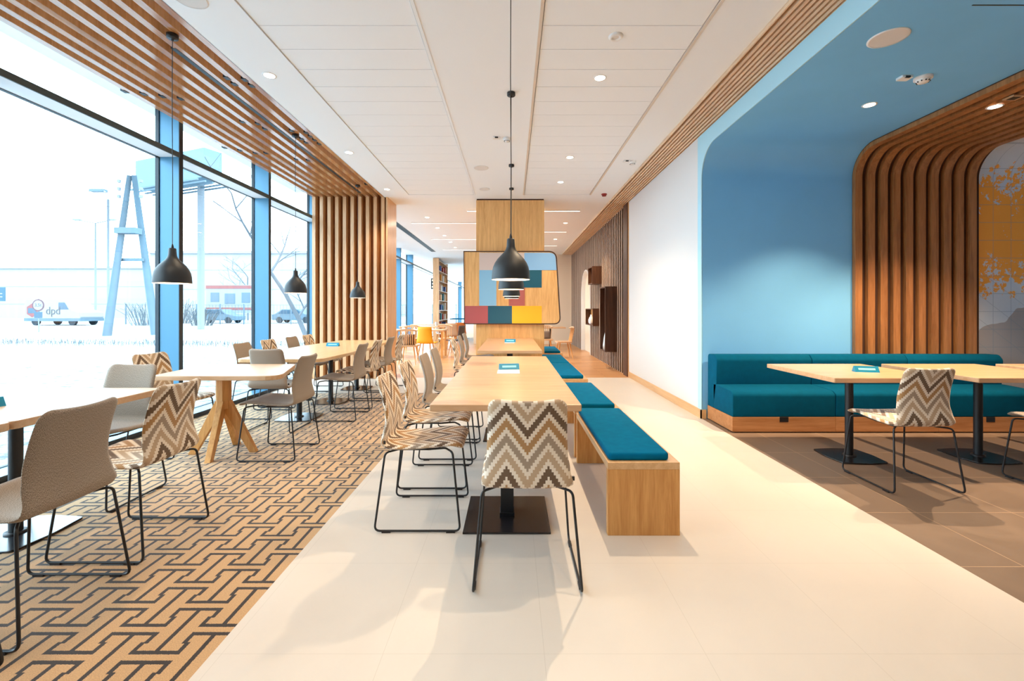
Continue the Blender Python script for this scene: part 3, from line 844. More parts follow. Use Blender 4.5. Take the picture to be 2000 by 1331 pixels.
def square_base(parent, x, y, plate=0.252, post=0.04, h=0.71, round_=False):
    if round_:
        k = plate
        b = rpoly([(x-k, y-k), (x, y-k*1.12), (x+k, y-k), (x+k*1.12, y), (x+k, y+k), (x, y+k*1.12), (x-k, y+k), (x-k*1.12, y)], [0.03, .4, 0.03, .4, 0.03, .4, 0.03, .4], 6)
        MB().prism(b, 0.0, 0.012).build('base_plate', M['blackplate'], parent, bevel=0.003)
        MB().lathe([(0.031, 0.012), (0.031, h)], (x, y, 0), 20).lathe([(0.05, 0.012), (0.05, 0.02), (0.031, 0.022)], (x, y, 0), 20).build('post', M['black'], parent)
    else:
        MB().box(x-plate, x+plate, y-plate, y+plate, 0, 0.012).build('base_plate', M['blackplate'], parent, bevel=0.002)
        MB().box(x-post, x+post, y-post, y+post, 0.012, h).box(x-post-0.006, x+post+0.006, y-post-0.006, y+post+0.006, 0.012, 0.03).build('post', M['black'], parent, bevel=0.002)
    MB().box(x-0.2, x+0.2, y-0.03, y+0.03, h-0.012, h).box(x-0.03, x+0.03, y-0.2, y+0.2, h-0.012, h).build('top_bracket', M['black'], parent)

e = empty('long_table', (-0.03, 3.84, 0)); tag(e, 'near long oak table in the centre with a zigzag chair at its head', 'table')
table_top(rrect(-0.432, 0.42, -1.32, 1.33, 0.006, 2), 0.712, 0.75, e, M['oak']); square_base(e, 0.0, -1.02); square_base(e, 0.0, 0.78)
e = empty('long_table', (-0.03, 7.18, 0)); tag(e, 'long oak table pushed against the oak-clad column', 'table')
table_top(rrect(-0.425, 0.425, -1.29, 1.29, 0.006, 2), 0.71, 0.75, e, M['oak']); square_base(e, 0.0, -0.8); square_base(e, 0.0, 0.8)

e = empty('window_table', (-2.83, 2.6, 0)); tag(e, 'square oak-edged table at the left edge of the view by the window', 'table')
table_top(rrect(-0.48, 0.46, -0.455, 0.47, 0.03), 0.71, 0.75, e, M['oak']); square_base(e, 0.0, -0.03, 0.2, round_=True)
e = empty('window_table', (-2.83, 1.67, 0)); tag(e, 'oak-edged table joined to near side of the left window table, mostly out of view', 'table')
table_top(rrect(-0.48, 0.46, -0.46, 0.468, 0.03), 0.71, 0.75, e, M['oak']); square_base(e, 0.0, -0.05, 0.2, round_=True)

# cross-legged oak table
e = empty('oak_table', (-2.585, 4.04, 0)); tag(e, 'pale table with splayed oak legs on one central post by the window', 'table')
cx, cy = -2.585, 4.04
pts = [(-2.91, 3.62), (-1.86, 3.62), (-2.12, 4.42), (-2.98, 4.42)]
table_top(rpoly([(x-cx, y-cy) for x, y in pts], [0.03, 0.13, 0.07, 0.05]), 0.712, 0.75, e, M['oak'])
oc = [(0.062*math.cos(PI/8+k*PI/4), 0.062*math.sin(PI/8+k*PI/4)) for k in range(8)]
MB().prism(oc, 0.40, 0.712).build('post', M['oakz'], e)
for k in range(4):
    a = math.radians(-82 + 90*k); d = Vector((math.cos(a), math.sin(a), 0)); n_ = Vector((-d.y, d.x, 0))*0.024
    p = MB(); T0, T1, B0, B1 = d*0.0, d*0.062, d*0.225, d*0.285
    q = [T0+Vector((0, 0, 0.40)), B0+Vector((0, 0, 0.0)), B1+Vector((0, 0, 0.0)), T1+Vector((0, 0, 0.47)), T0+Vector((0, 0, 0.47))]
    vs = [v-n_ for v in q] + [v+n_ for v in q]; p.v = [tuple(v) for v in vs]
    p.face((4, 3, 2, 1, 0)); p.face((5, 6, 7, 8, 9))
    for i in range(5): j = (i+1) % 5; p.face((i, j, 5+j, 5+i))
    p.build('leg', M['oakz'], e, bevel=0.003)

# boat-shaped table
e = empty('boat_table', (-2.55, 6.4, 0)); tag(e, 'long oak boat-shaped table with rounded ends in front of the slat screen', 'table')
bp_ = []
pts = [(-2.98, 4.87), (-2.06, 4.87), (-2.0, 6.2), (-2.12, 7.95), (-3.0, 7.95), (-3.12, 6.4)]
table_top(rpoly([(x+2.55, y-6.4) for x, y in pts], [0.06, 0.10, 3, 0.15, 0.15, 3], 8), 0.712, 0.75, e, M['oaky'])
for yy in (5.36, 6.29, 7.35): square_base(e, 0.02, yy-6.4, 0.2, round_=True)

# alcove tables
AT = [(2.51, 'oak table at left of the alcove in front of the teal banquette'), (3.635, 'second oak table of the alcove, right of the zigzag chair'),
      (4.76, 'third oak table of the alcove, only a corner showing at right edge')]
for x0, lb in AT:
    e = empty('cafe_table', (x0+0.46, 3.97, 0)); tag(e, lb, 'table'); e['group'] = 'square oak tables in the alcove'
    table_top(rrect(-0.46, 0.46, -0.463, 0.47, 0.006, 2), 0.712, 0.75, e, M['oak']); square_base(e, -0.03, -0.04, 0.19, round_=True)

# ------------------------------------------------------------------ benches and their cushions
def pillow_box(x0, x1, y0, y1, z0, z1, r=0.02):
    mb = MB(); mb.prism(rrect(x0, x1, y0, y1, 0.025, 5), z0, z1); return mb
BN = [(2.554, 3.80, 'nearest oak bench at right of the long table', 'teal cushion on the nearest bench'),
      (3.91, 5.13, 'second oak bench, behind the nearest bench', 'teal cushion on the second bench'),
      (5.64, 7.02, 'third oak bench, right of the gap between the long tables', 'teal cushion on the third bench'),
      (7.04, 8.36, 'fourth oak bench close to the column', 'teal cushion on the fourth bench'),
      (9.0, 10.2, 'oak bench beyond the column on the plank floor', 'teal cushion on the bench beyond the column')]
for y0, y1, l1, l2 in BN:
    xa, xb = (0.543, 0.952) if y0 < 8.5 else (0.60, 1.02)
    e = empty('bench', ((xa+xb)/2, (y0+y1)/2, 0)); tag(e, l1, 'bench', 'oak benches'); w = (xb-xa)/2; d = (y1-y0)/2
    MB().box(-w, w, -d, d, 0.375, 0.415).build('seat', M['oaky'], e, bevel=0.002)
    for yy in (-d, d-0.04): MB().box(-w, w, yy, yy+0.04, 0.0, 0.375).build('side_panel', M['oakz'], e, bevel=0.002)
    c = pillow_box(-w+0.012, w-0.05, -d+0.03, d-0.02, 0.0, 0.045).build('bench_cushion', M['teal'], bevel=0.014, bseg=4)
    c.location = ((xa+xb)/2, (y0+y1)/2, 0.4152)
    for p in c.data.polygons: p.use_smooth = True
    tag(c, l2, 'cushion', 'teal bench cushions')

# ------------------------------------------------------------------ banquette
for i, lb in enumerate(['left module of the teal banquette next to the white wall', 'middle module of the teal banquette', 'right module of the teal banquette with rounded end']):
    x0 = 2.295+1.075*i; x1 = x0+1.073
    e = empty('banquette', ((x0+x1)/2, 5.0, 0)); tag(e, lb, 'banquette', 'teal banquette modules'); w = (x1-x0)/2
    MB().box(-w, w, -0.31, 0.29, 0.012, 0.165).box(-w+0.03, w-0.03, -0.28, 0.27, 0.0, 0.012).build('plinth', M['plinth'], e, bevel=0.002)
    sp_ = [(-0.31, 0.166), (-0.315, 0.40), (-0.27, 0.432), (0.02, 0.445), (0.14, 0.445), (0.14, 0.166)]
    so = MB().prism_axis([(p.x, p.y) for p in fillet([(y, z, 0) for y, z in sp_], [0.012, 0.045, 0.08, 0, 0, 0], 5, closed=True)][::-1], -w+0.002, w-0.002, 'X', smooth=False).build('seat_cushion', M['teal_shaded'], e, bevel=0.018, bseg=3)
    bk = [(0.07, 0.446), (0.14, 0.166), (0.289, 0.166), (0.285, 0.77), (0.10, 0.775), (0.055, 0.72)]
    bo = MB().prism_axis([(p.x, p.y) for p in fillet([(y, z, 0) for y, z in bk], [0, 0, 0.01, 0.045, 0.05, 0.05], 5, closed=True)], -w+0.002, w-0.002, 'X').build('backrest', M['teal_shaded'], e, bevel=0.018, bseg=3)
    for o in (so, bo):
        for p in o.data.polygons: p.use_smooth = True
        o.modifiers[0].harden_normals = False
    MB().box(-0.045, 0.045, -0.3125, -0.309, 0.115, 0.165).build('handle_recess', M['black'], e)

# ------------------------------------------------------------------ pendant lamps
def pendant(x, y, zrim, label, group, ztop, energy=5):
    e = empty('pendant_lamp', (x, y, zrim)); tag(e, label, 'pendant lamp', group)
    outer = [(0.124, 0.0), (0.1245, 0.012), (0.122, 0.05), (0.116, 0.082), (0.105, 0.108), (0.088, 0.134), (0.066, 0.158), (0.046, 0.178), (0.034, 0.196), (0.028, 0.215), (0.0245, 0.262), (0.021, 0.268), (0.004, 0.269)]
    inner = [(0.02, 0.20), (0.043, 0.170), (0.062, 0.152), (0.084, 0.128), (0.101, 0.102), (0.112, 0.078), (0.118, 0.048), (0.1205, 0.002), (0.124, 0.0)]
    sh_ = MB().lathe(outer, seg=48).build('shade', M['lampblack'], e)
    MB().lathe(inner, seg=48).build('shade_lining', M['lampin'], sh_)
    MB().lathe([(0.003, 0.075), (0.02, 0.08), (0.032, 0.10), (0.032, 0.125), (0.018, 0.155), (0.016, 0.19)], seg=20, cap0=True).build('bulb', M['bulb'], e)
    MB().lathe([(0.010, 0.268), (0.008, 0.285), (0.004, 0.30)], seg=16).build('cord_grip', M['black'], e)
    h = ztop-zrim
    sw = 0.002
    MB().tube([(0, 0, 0.295), (sw, 0, h*0.4), (-sw, 0, h*0.7), (0, 0, h-0.03)], 0.0028, 8).build('cord', M['black'], e)
    MB().lathe([(0.008, h-0.045), (0.010, h-0.033), (0.036, h-0.032), (0.0395, h-0.028), (0.0395, h), (0.0, h)], seg=32).build('ceiling_rose', M['black'], e)
    l = bpy.data.lights.new('lamp_light', 'POINT'); l.energy = energy; l.color = (1.0, 0.72, 0.44); l.shadow_soft_size = 0.03
    lo = bpy.data.objects.new('lamp_light', l); lo.location = (0, 0, 0.045); link_obj(lo, e)
    return e
gp = 'black bell-shaped pendant lamps over the central tables'; gw = 'black bell-shaped pendant lamps by the window'
for y, lb in ((2.94, 'largest black pendant lamp, in front of the others over central table'), (4.35, 'second black pendant lamp in the central row'),
              (6.5, 'third black pendant lamp in the central row'), (7.75, 'furthest black pendant lamp in central row, in front of the colour panel')):
    pendant(-0.008, y, 1.478, lb, gp, CZ)
for y, lb in ((3.43, 'nearest black pendant lamp on window side'), (5.38, 'middle black pendant lamp on window side'), (7.55, 'black pendant lamp on window side in front of the slat screen')):
    e_ = pendant(-2.585, y, 1.483, lb, gw, CZ-0.002)

# ------------------------------------------------------------------ ceiling fittings
def downlight(x, y, z, label, group, spot=True, k=1.0, col=SPOT_COL, size=112):
    e = empty('downlight', (x, y, z)); tag(e, label, 'downlight', group)
    MB().lathe([(0.046, -0.003), (0.058, -0.004), (0.060, 0.0)], seg=28).build('ring', M['whiteplastic'], e)
    MB().lathe([(0.0, -0.0015), (0.046, -0.003)], seg=28).build('lens', M['lens'], e)
    if spot:
        l = bpy.data.lights.new('spot', 'SPOT'); l.energy = SPOT_W*k; l.color = col; l.spot_size = math.radians(size); l.spot_blend = 0.6; l.shadow_soft_size = 0.012
        lo = bpy.data.objects.new('spot', l); lo.location = (0, 0, -0.03); link_obj(lo, e)
    return e
gl, gr, ga = 'downlights in the ceiling by the window side', 'downlights in the right ceiling strip', 'alcove downlights'
for y, lb in ((-1.7, 'ceiling downlight furthest behind the viewer on window side'), (0.2, 'ceiling downlight over the viewer on window side'), (2.1, 'ceiling downlight just above the view on window side'), (4.03, 'nearest round ceiling downlight left of the white plank strips'), (6.0, 'middle round ceiling downlight left of the white plank strips'), (7.83, 'furthest round ceiling downlight, above the slat screen corner')):
    downlight(-2.17, y, CZ, lb or 'ceiling downlight behind the viewer on window side', gl, k=0.3)
for y, lb in ((-1.6, 'ceiling downlight furthest behind the viewer on right strip'), (0.3, 'ceiling downlight over the viewer on right strip'), (2.2, 'ceiling downlight just above the view on right strip'), (4.08, 'brightest round downlight in the right plank strip'), (6.2, 'middle round downlight in the right plank strip'), (7.4, 'furthest round downlight in the right plank strip')):
    downlight(0.797, y, CZ+(0.004), lb, gr, k=(1.0 if y < 5 else 0.55) if y > 3 else 0.45)
gf = 'small downlights in the far ceiling'
for x, y, lb in ((-1.92, 10.2, 'nearest small downlight beyond the slat screen'), (-1.9, 11.5, 'second small downlight beyond the slat screen'), (-1.9, 12.7, 'third small downlight beyond the slat screen'),
              (-1.9, 13.9, 'fourth small downlight beyond the slat screen'), (-1.9, 15.1, 'furthest small downlight left of the column'), (1.29, 10.86, 'nearer small downlight right of the column'), (1.285, 13.35, 'further small downlight right of the column')):
    downlight(x, y, CZ, lb, gf, spot=(y in (10.86, 12.7)), k=1.3)
downlight(3.29, 4.147, ZA, 'round downlight in the blue alcove ceiling', ga, k=1.8, size=96, col=(1.0, 0.72, 0.46))
downlight(4.34, 4.05, ZA-0.06, 'round downlight set in the walnut slats of the alcove ceiling', ga, k=1.8, size=96, col=(1.0, 0.72, 0.46))
for x, y, lb in ((3.29, 1.6, 'alcove downlight nearer than the big round speaker'),): downlight(x, y, ZA, lb, ga, k=0.25, size=98, col=(1.0, 0.72, 0.46))

def disc(name, x, y, z, r, label, cat, mat=None, h=0.006, group=None):
    e = empty(name, (x, y, z)); tag(e, label, cat, group)
    MB().lathe([(r*0.9, -h), (r, -h*0.7), (r, 0)], seg=36).build('rim', M['whiteplastic'], e)
    MB().lathe([(0, -h*0.8), (r*0.9, -h*0.8)], seg=36).build('grille', mat or M['grille'], e)
    return e
disc('ceiling_speaker', 2.61, 3.126, ZA, 0.12, 'large round speaker in the blue alcove ceiling', 'speaker')
disc('ceiling_speaker', -2.17, 3.03, CZ, 0.11, 'round ceiling speaker cut by the top edge of the view', 'speaker')
disc('ceiling_speaker', -0.46, 6.65, CZ, 0.112, 'nearer round speaker in the ceiling left of the pendant cords', 'speaker')
disc('ceiling_speaker', -0.48, 7.81, CZ, 0.095, 'further round speaker in the ceiling near the column', 'speaker')
def detector(x, y, z, label, mat=None, r=0.05):
    e = empty('smoke_detector', (x, y, z)); tag(e, label, 'detector')
    mt = mat or M['whiteplastic']
    MB().lathe([(0.0, -0.045), (r*0.55, -0.045), (r*0.75, -0.032), (r*0.8, -0.02)], seg=28).build('head', mt, e)
    MB().lathe([(r*0.8, -0.02), (r, -0.018), (r, 0)], seg=28).build('base', mt, e)
    sl_ = MB()
    for k in range(10):
        a = 2*PI*k/10; Mx = Matrix.Rotation(a, 4, 'Z'); sl_.box(r*0.60, r*0.74, -0.004, 0.004, -0.042, -0.034, M=Mx)
    sl_.build('slots', M['black'], e)
def sensor(x, y, z, label):
    e = empty('ceiling_sensor', (x, y, z)); tag(e, label, 'sensor')
    MB().prism(rrect(-0.045, 0.045, -0.035, 0.035, 0.01), -0.018, 0).build('housing', M['whiteplastic'], e)
    MB().box(-0.02, 0.02, -0.036, -0.02, -0.0195, -0.006).build('eye', M['black'], e)
detector(3.335, 3.655, ZA, 'white smoke detector in the blue alcove ceiling', r=0.062); sensor(3.18, 3.65, ZA, 'small white sensor beside the alcove smoke detector')
sensor(-0.187, 5.47, CZ, 'small white sensor left of the central pendant cord'); detector(-0.062, 5.50, CZ, 'white detector touching the central pendant cord in view')
sensor(1.61, 6.33, CZ, 'small white sensor near the brown ceiling slat strip'); detector(1.70, 6.36, CZ, 'flat white detector near the brown ceiling slat strip')
detector(1.665, 8.14, CZ, 'dark red detector on the ceiling near the column', M['red'])
e = empty('spotlight_ring', (0.798, 3.46, CZ)); tag(e, 'unlit white ring fitting in the right ceiling plank strip', 'ceiling fitting')
MB().lathe([(0.022, 0.0), (0.03, -0.012), (0.045, -0.012), (0.055, -0.004), (0.056, 0.004)], seg=28).build('ring', M['whiteplastic'], e)
MB().lathe([(0.0, -0.006), (0.022, -0.004)], seg=20).build('nozzle', M['grille'], e)
e = empty('slot_diffuser', (3.3, 2.79, ZA)); tag(e, 'thin dark slot in the blue alcove ceiling at top right', 'air slot')
MB().box(-0.45, 0.7, -0.004, 0.004, -0.002, 0.0).build('slot', M['black'], e)
e = empty('slat_sensor', (4.31, 3.87, ZA-0.058)); tag(e, 'small tan square fitting beside the downlight in the walnut slats', 'ceiling fitting')
MB().box(-0.05, 0.06, -0.045, 0.045, -0.012, 0).build('plate', M['oak'], e)
MB().box(-0.035, 0.035, -0.03, 0.03, -0.014, -0.012).build('cover', M['black'], e)

# linear lights of the far room and the air grille
LN = [(-0.95, 1.44, 9.52, 'linear light crossing behind the column top'), (-2.42, -0.4, 10.85, 'nearest linear light left of the column'), (-0.4, 1.46, 12.08, 'second linear light right of the column'),
      (-2.4, -0.4, 13.34, 'second linear light left of the column'), (0.0, 1.46, 14.67, 'third linear light right of the column'), (-2.4, -0.4, 15.66, 'furthest linear light left of the column')]
for x0, x1, y, lb in LN:
    e = empty('linear_light', ((x0+x1)/2, y, CZ)); tag(e, lb, 'linear light', 'linear lights in the far ceiling'); w = (x1-x0)/2
    MB().box(-w, w, -0.05, -0.02, -0.012, 0.0).box(-w, w, 0.02, 0.05, -0.012, 0.0).build('housing', M['whiteplastic'], e)
    MB().box(-w, w, -0.02, 0.02, -0.008, 0.0).build('lens', M['linear'], e)
    l = bpy.data.lights.new('strip', 'AREA'); l.shape = 'RECTANGLE'; l.size = 2*w; l.size_y = 0.04; l.energy = 16; l.color = (1, 0.86, 0.7)
    lo = bpy.data.objects.new('strip', l); lo.location = (0, 0, -0.02); link_obj(lo, e)
e = empty('air_grille', (-2.82, 13.5, CZ)); tag(e, 'long dark linear air grille in the ceiling beyond the slat screen', 'air grille')
MB().box(-0.08, 0.08, -2.9, 2.7, -0.002, 0.0).build('slot', M['gasket'], e)
for i in range(3): MB().box(-0.06+0.05*i, -0.04+0.05*i, -2.9, 2.7, -0.006, -0.002).build('blade', M['rail'], e)

# ------------------------------------------------------------------ menu cards
def tent(x, y, z, rz, label, w=0.09, d=0.035, h=0.05):
    e = empty('menu_card', (x, y, z), rz); tag(e, label, 'menu card')
    MB().prism_axis([(-d, 0), (d, 0), (0.004, h), (-0.004, h)], -w, w, 'X').build('card', M['card_blue'], e)
    # pale lettering band on the sloping face
    n = Vector((0, -h, d-0.004)).normalized()
    def P(u, t): return Vector((u, -d+(d-0.004)*t, h*t)) + Vector((0, -h, (d-0.004))).normalized()*0.0008
    b = MB(); b.quad(tuple(P(-w*0.7, 0.35)), tuple(P(w*0.7, 0.35)), tuple(P(w*0.7, 0.68)), tuple(P(-w*0.7, 0.68))); b.build('lettering_band', M['card_light'], e)
tent(-0.027, 4.04, 0.75, math.radians(8), 'blue folded menu card on the near long table')
o = MB().box(-0.095, 0.095, -0.11, 0.11, 0, 0.003).build('paper_sheet', M['paper']); o.location = (-0.03, 3.86, 0.75); tag(o, 'white sheet lying under the menu card on the near long table', 'paper')
tent(-0.03, 7.45, 0.75, math.radians(-5), 'blue folded menu card on the table against the column')
o = MB().box(-0.08, 0.08, -0.08, 0.08, 0, 0.003).build('paper_sheet', M['paper']); o.location = (-0.04, 7.28, 0.75); tag(o, 'white sheet in front of menu card on the table against column', 'paper')
tent(3.03, 3.86, 0.75, math.radians(-14), 'turquoise folded menu card on the left alcove table')
tent(-2.63, 6.62, 0.75, 0.0, 'pale blue menu card on the boat-shaped table')
tent(-2.86, 2.42, 0.75, math.radians(70), 'dark folded card on the table at the left edge of the view')

# ------------------------------------------------------------------ far room furniture
def windsor(x, y, rz, label, h=0.82, cushion=None):
    e = empty('spindle_chair', (x, y, 0), rz); tag(e, label, 'chair', 'pale wooden spindle chairs in the far room')
    MB().prism(rrect(-0.22, 0.22, -0.2, 0.22, 0.08), 0.42, 0.45).build('seat', M['oak'], e)
    for sx, sy in ((-1, -1), (1, -1), (-1, 1), (1, 1)):
        MB().tube([(sx*0.14, sy*0.13, 0.42), (sx*0.2, sy*0.2, 0.0)], 0.018, 8, r1=0.011).build('leg', M['oakz'], e)
    s_ = MB()
    for k in range(8):
        u = -0.19+0.38*k/7; s_.tube([(u*0.9, -0.17, 0.45), (u*1.1, -0.24, h-0.02)], 0.006, 6)
    s_.build('spindles', M['oakz'], e)
    MB().tube([(-0.23, -0.20, h-0.03), (-0.12, -0.24, h), (0, -0.25, h+0.005), (0.12, -0.24, h), (0.23, -0.20, h-0.03)], 0.018, 8).build('top_rail', M['oak'], e)
    return e
windsor(-2.45, 10.72, 0, 'pale wooden spindle chair with striped cushion beyond the slat screen')
windsor(1.38, 12.0, math.radians(95), 'pale wooden spindle chair standing right of the column near the slat wall')
windsor(0.95, 12.9, math.radians(180), 'pale wooden spindle chair half hidden by the column')
windsor(-3.0, 13.25, math.radians(30), 'spindle chair behind the far table near the window')
windsor(-1.95, 13.4, math.radians(200), 'spindle chair at the far end of the far oak table')
def cushion(x, y, z, rz, w, h, mat, label, tilt=0.15):
    e = MB(); N_ = 10
    for sgn in (1, -1):
        b = len(e.v)
        for i in range(N_+1):
            for j in range(N_+1):
                u = -1+2*i/N_; v = -1+2*j/N_; t = 0.06*math.sqrt(max(0, (1-u**4)*(1-v**4)))
                e.v.append((u*w, sgn*t, h+v*h))
        for i in range(N_):
            for j in range(N_):
                q = (b+i*(N_+1)+j, b+(i+1)*(N_+1)+j, b+(i+1)*(N_+1)+j+1, b+i*(N_+1)+j+1)
                e.face(q if sgn < 0 else q[::-1], True)
    o = e.build('cushion', mat); o.location = (x, y, z); o.rotation_euler = (tilt, 0, rz); tag(o, label, 'cushion'); return o
def stripe_mat(name, c1, c2, sc):
    m, nt, b = new_mat(name); tc = nt.nodes.new('ShaderNodeTexCoord'); w = nt.nodes.new('ShaderNodeTexWave'); w.inputs['Scale'].default_value = sc; w.inputs['Distortion'].default_value = 1.5
    r = nt.nodes.new('ShaderNodeValToRGB'); r.color_ramp.interpolation = 'CONSTANT'; r.color_ramp.elements[0].color = c1; r.color_ramp.elements[1].position = 0.5; r.color_ramp.elements[1].color = c2
    nt.links.new(tc.outputs['Object'], w.inputs['Vector']); nt.links.new(w.outputs['Fac'], r.inputs[0]); nt.links.new(r.outputs[0], b.inputs['Base Color']); b.inputs['Roughness'].default_value = 0.9
    return m
cushion(-2.45, 10.66, 0.452, 0, 0.17, 0.13, stripe_mat('striped_cushion', lin(50, 26, 16), lin(226, 188, 156), 7), 'brown and cream striped cushion on a spindle chair', 0.15)
cushion(0.95, 12.98, 0.452, 0, 0.15, 0.11, plain('grey_cushion', lin(110, 96, 88), 0.9), 'dark grey cushion on spindle chair beside the column', -0.12)
def shell_chair(x, y, rz, mat, label, h=0.86):
    e = empty('shell_chair', (x, y, 0), rz); tag(e, label, 'chair', 'shell chairs in the far room')
    pr = [(-0.19, h), (-0.16, 0.62), (-0.15, 0.50), (-0.10, 0.455), (0.05, 0.45), (0.22, 0.46)]
    pr = catmull(pr, 4); s_ = MB(); n = len(pr)
    for k in range(2):
        pass
    NU = 8; idx = []
    for i, p in enumerate(pr):
        w = 0.17+0.05*min(1, i/(n*0.5)); row = []
        for k in range(NU+1):
            u = -1+2*k/NU; row.append(len(s_.v)); s_.v.append((u*w, p.x+0.05*u*u*(1-i/n), p.y+0.02*u*u*(i/n)))
        idx.append(row)
    for i in range(n-1):
        for k in range(NU): s_.face((idx[i][k], idx[i][k+1], idx[i+1][k+1], idx[i+1][k]), True)
    s_.build('seat_shell', mat, e, solid=0.018)
    for sx, sy in ((-1, -1), (1, -1), (-1, 1), (1, 1)):
        MB().tube([(sx*0.12, sy*0.11, 0.44), (sx*0.19, sy*0.19, 0.0)], 0.016, 8, r1=0.010).build('leg', M['oakz'], e)
    return e
shell_chair(-2.15, 11.35, math.radians(-8), plain('mustard_shell', lin(238, 170, 20), 0.6), 'mustard yellow shell chair beyond the slat screen')
shell_chair(-1.92, 14.4, 0, M['beige'] if False else plain('taupe_shell', lin(170, 138, 112), 0.8), 'taupe shell chair in front of the teal counter far left of the column')
shell_chair(-1.80, 15.3, math.radians(25), plain('rust_shell', lin(176, 100, 40), 0.7), 'rust brown chair beside the taupe chair far left of the column')
shell_chair(-2.5, 15.85, math.radians(-90), plain('white_shell', lin(220, 222, 226), 0.6), 'white shell chair in the far room by the window')
shell_chair(-1.5, 12.3, math.radians(70), plain('charcoal_shell', lin(70, 70, 76), 0.6), 'charcoal shell chair beside the far oak table')
def far_table(x, y, w, d, h, mat, label, base='post'):
    e = empty('far_table', (x, y, 0)); tag(e, label, 'table', 'tables in the far room')
    MB().prism(rrect(-w/2, w/2, -d/2, d/2, 0.04), h-0.035, h).build('tabletop', mat, e)
    if base == 'post': square_base(e, 0, 0, 0.2, h=h-0.035, round_=True)
    else:
        for sx in (-1, 1):
            for sy in (-1, 1): MB().box(sx*(w/2-0.06)-0.025, sx*(w/2-0.06)+0.025, sy*(d/2-0.06)-0.025, sy*(d/2-0.06)+0.025, 0, h-0.035).build('leg', M['oakz'], e)
far_table(-2.55, 12.3, 1.5, 0.8, 0.75, M['oak'], 'oak table right behind the striped-cushion chair', 'legs')
far_table(-2.9, 14.9, 1.5, 0.8, 0.75, M['oak'], 'further oak table along the far windows', 'legs')
far_table(-2.95, 17.0, 1.6, 0.8, 0.75, M['oak'], 'most distant oak table left of the column', 'legs')
far_table(1.2, 14.2, 0.9, 0.9, 0.75, M['oak'], 'table right of the column behind the spindle chairs')
far_table(-2.15, 20.5, 1.2, 1.3, 0.9, M['teal'], 'teal topped counter far left of the column')
e = empty('bookcase', (-2.92, 18.0, 0)); tag(e, 'tall open bookcase with coloured books in the distance left of column', 'bookcase')
for q0 in (0, 2.47): MB().box(-0.24, 0.0, q0, q0+0.03, 0, 3.36).build('side_panel', M['oakz_light'], e)
MB().box(-0.24, -0.22, 0.03, 2.47, 0, 3.36).build('rear_panel', M['oakz_light'], e)
for k in range(9): MB().box(-0.22, 0, 0.03, 2.47, 0.05+k*0.4, 0.075+k*0.4).build('shelf', M['oak'], e)
bc = [plain('book_%d' % k, lin(*c), 0.6) for k, c in enumerate([(30, 110, 120), (220, 150, 60), (60, 90, 150), (230, 220, 205), (170, 70, 50), (240, 200, 160)])]
names = ['teal', 'orange', 'blue', 'cream', 'rust', 'peach']
q = 0
for k in range(8):
    for j in range(4):
        c = random.randrange(6); y0 = 18.1+j*0.6+random.random()*0.2; hh = 0.2+0.12*random.random(); ww = 0.12+0.2*random.random()
        o = MB().box(0, 0.16, 0, ww, 0, hh).build('book_stack', bc[c]); o.location = (-3.12, y0, 0.0755+k*0.4)
        tag(o, '%s book stack, %s from the near side, on %s shelf of distant bookcase' % (names[c], ('first', 'second', 'third', 'fourth')[j], ('lowest', 'second', 'third', 'fourth', 'fifth', 'sixth', 'seventh', 'top')[k]), 'books', 'book stacks on the distant bookcase')
e = empty('hanging_sign', (-3.45, 19.8, 2.2)); tag(e, 'black hanging sign with yellow marks in the distance near bookcase', 'sign')
MB().box(-0.12, 0.12, 0, 0.03, 0, 0.48).build('board', M['black'], e)
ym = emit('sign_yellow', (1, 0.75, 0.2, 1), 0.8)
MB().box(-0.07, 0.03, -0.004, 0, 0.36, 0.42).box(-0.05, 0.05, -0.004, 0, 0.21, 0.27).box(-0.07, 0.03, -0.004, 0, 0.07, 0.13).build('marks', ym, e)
MB().box(-0.005, 0.005, 0.01, 0.02, 0.48, CZ-2.2).build('rod', M['black'], e)

# ------------------------------------------------------------------ outside
struct(MB().box(-150, -4.1, -60, 160, -0.25, -0.05), 'ground', M['snow'])
def lo(r, g, b):
    c = lin(r, g, b); return (c[0]/3.2, c[1]/3.2, c[2]/3.2, 1)  # outdoor colours; snowfall haze is put into their pale tones
pale = plain('hazy_concrete', lo(150, 178, 196), 0.8, noise=0.08, nscale=1.5)
paleb = plain('pale_blue_metal', lo(150, 196, 222), 0.6)
greyp = plain('pale_grey_paint', lo(196, 204, 214), 0.8)
shrub = plain('hazy_twigs', lo(150, 160, 168), 0.9)
e = empty('pylon', (-20.0, 23.3, -0.05)); tag(e, 'A-shaped concrete power pole standing in the snow outside', 'power pole')
for sx, y in ((-0.95, 0.0), (0.85, 0.9)):
    m_ = MB(); a = (sx, y, 0.0); b_ = (0.12*(1 if sx > 0 else -1), 0.4, 8.4)
    m_.tube([a, b_], 0.26, 4, r1=0.15); m_.build('leg', pale, e)
MB().box(-0.62, 0.62, 0.32, 0.44, 3.9, 4.05).build('crossbar', pale, e)
MB().box(-0.5, 0.55, -0.1, 0.4, 5.3, 5.6).build('bracket', pale, e)
ins = MB()
for z in (7.2, 7.6, 8.0):
    for sx in (-0.55, 0.6): ins.box(sx-0.06, sx+0.06, 0.2, 0.32, z, z+0.15)
ins.build('insulators', greyp, e)
wr = plain('hazy_wire', lo(150, 160, 170), 0.7)
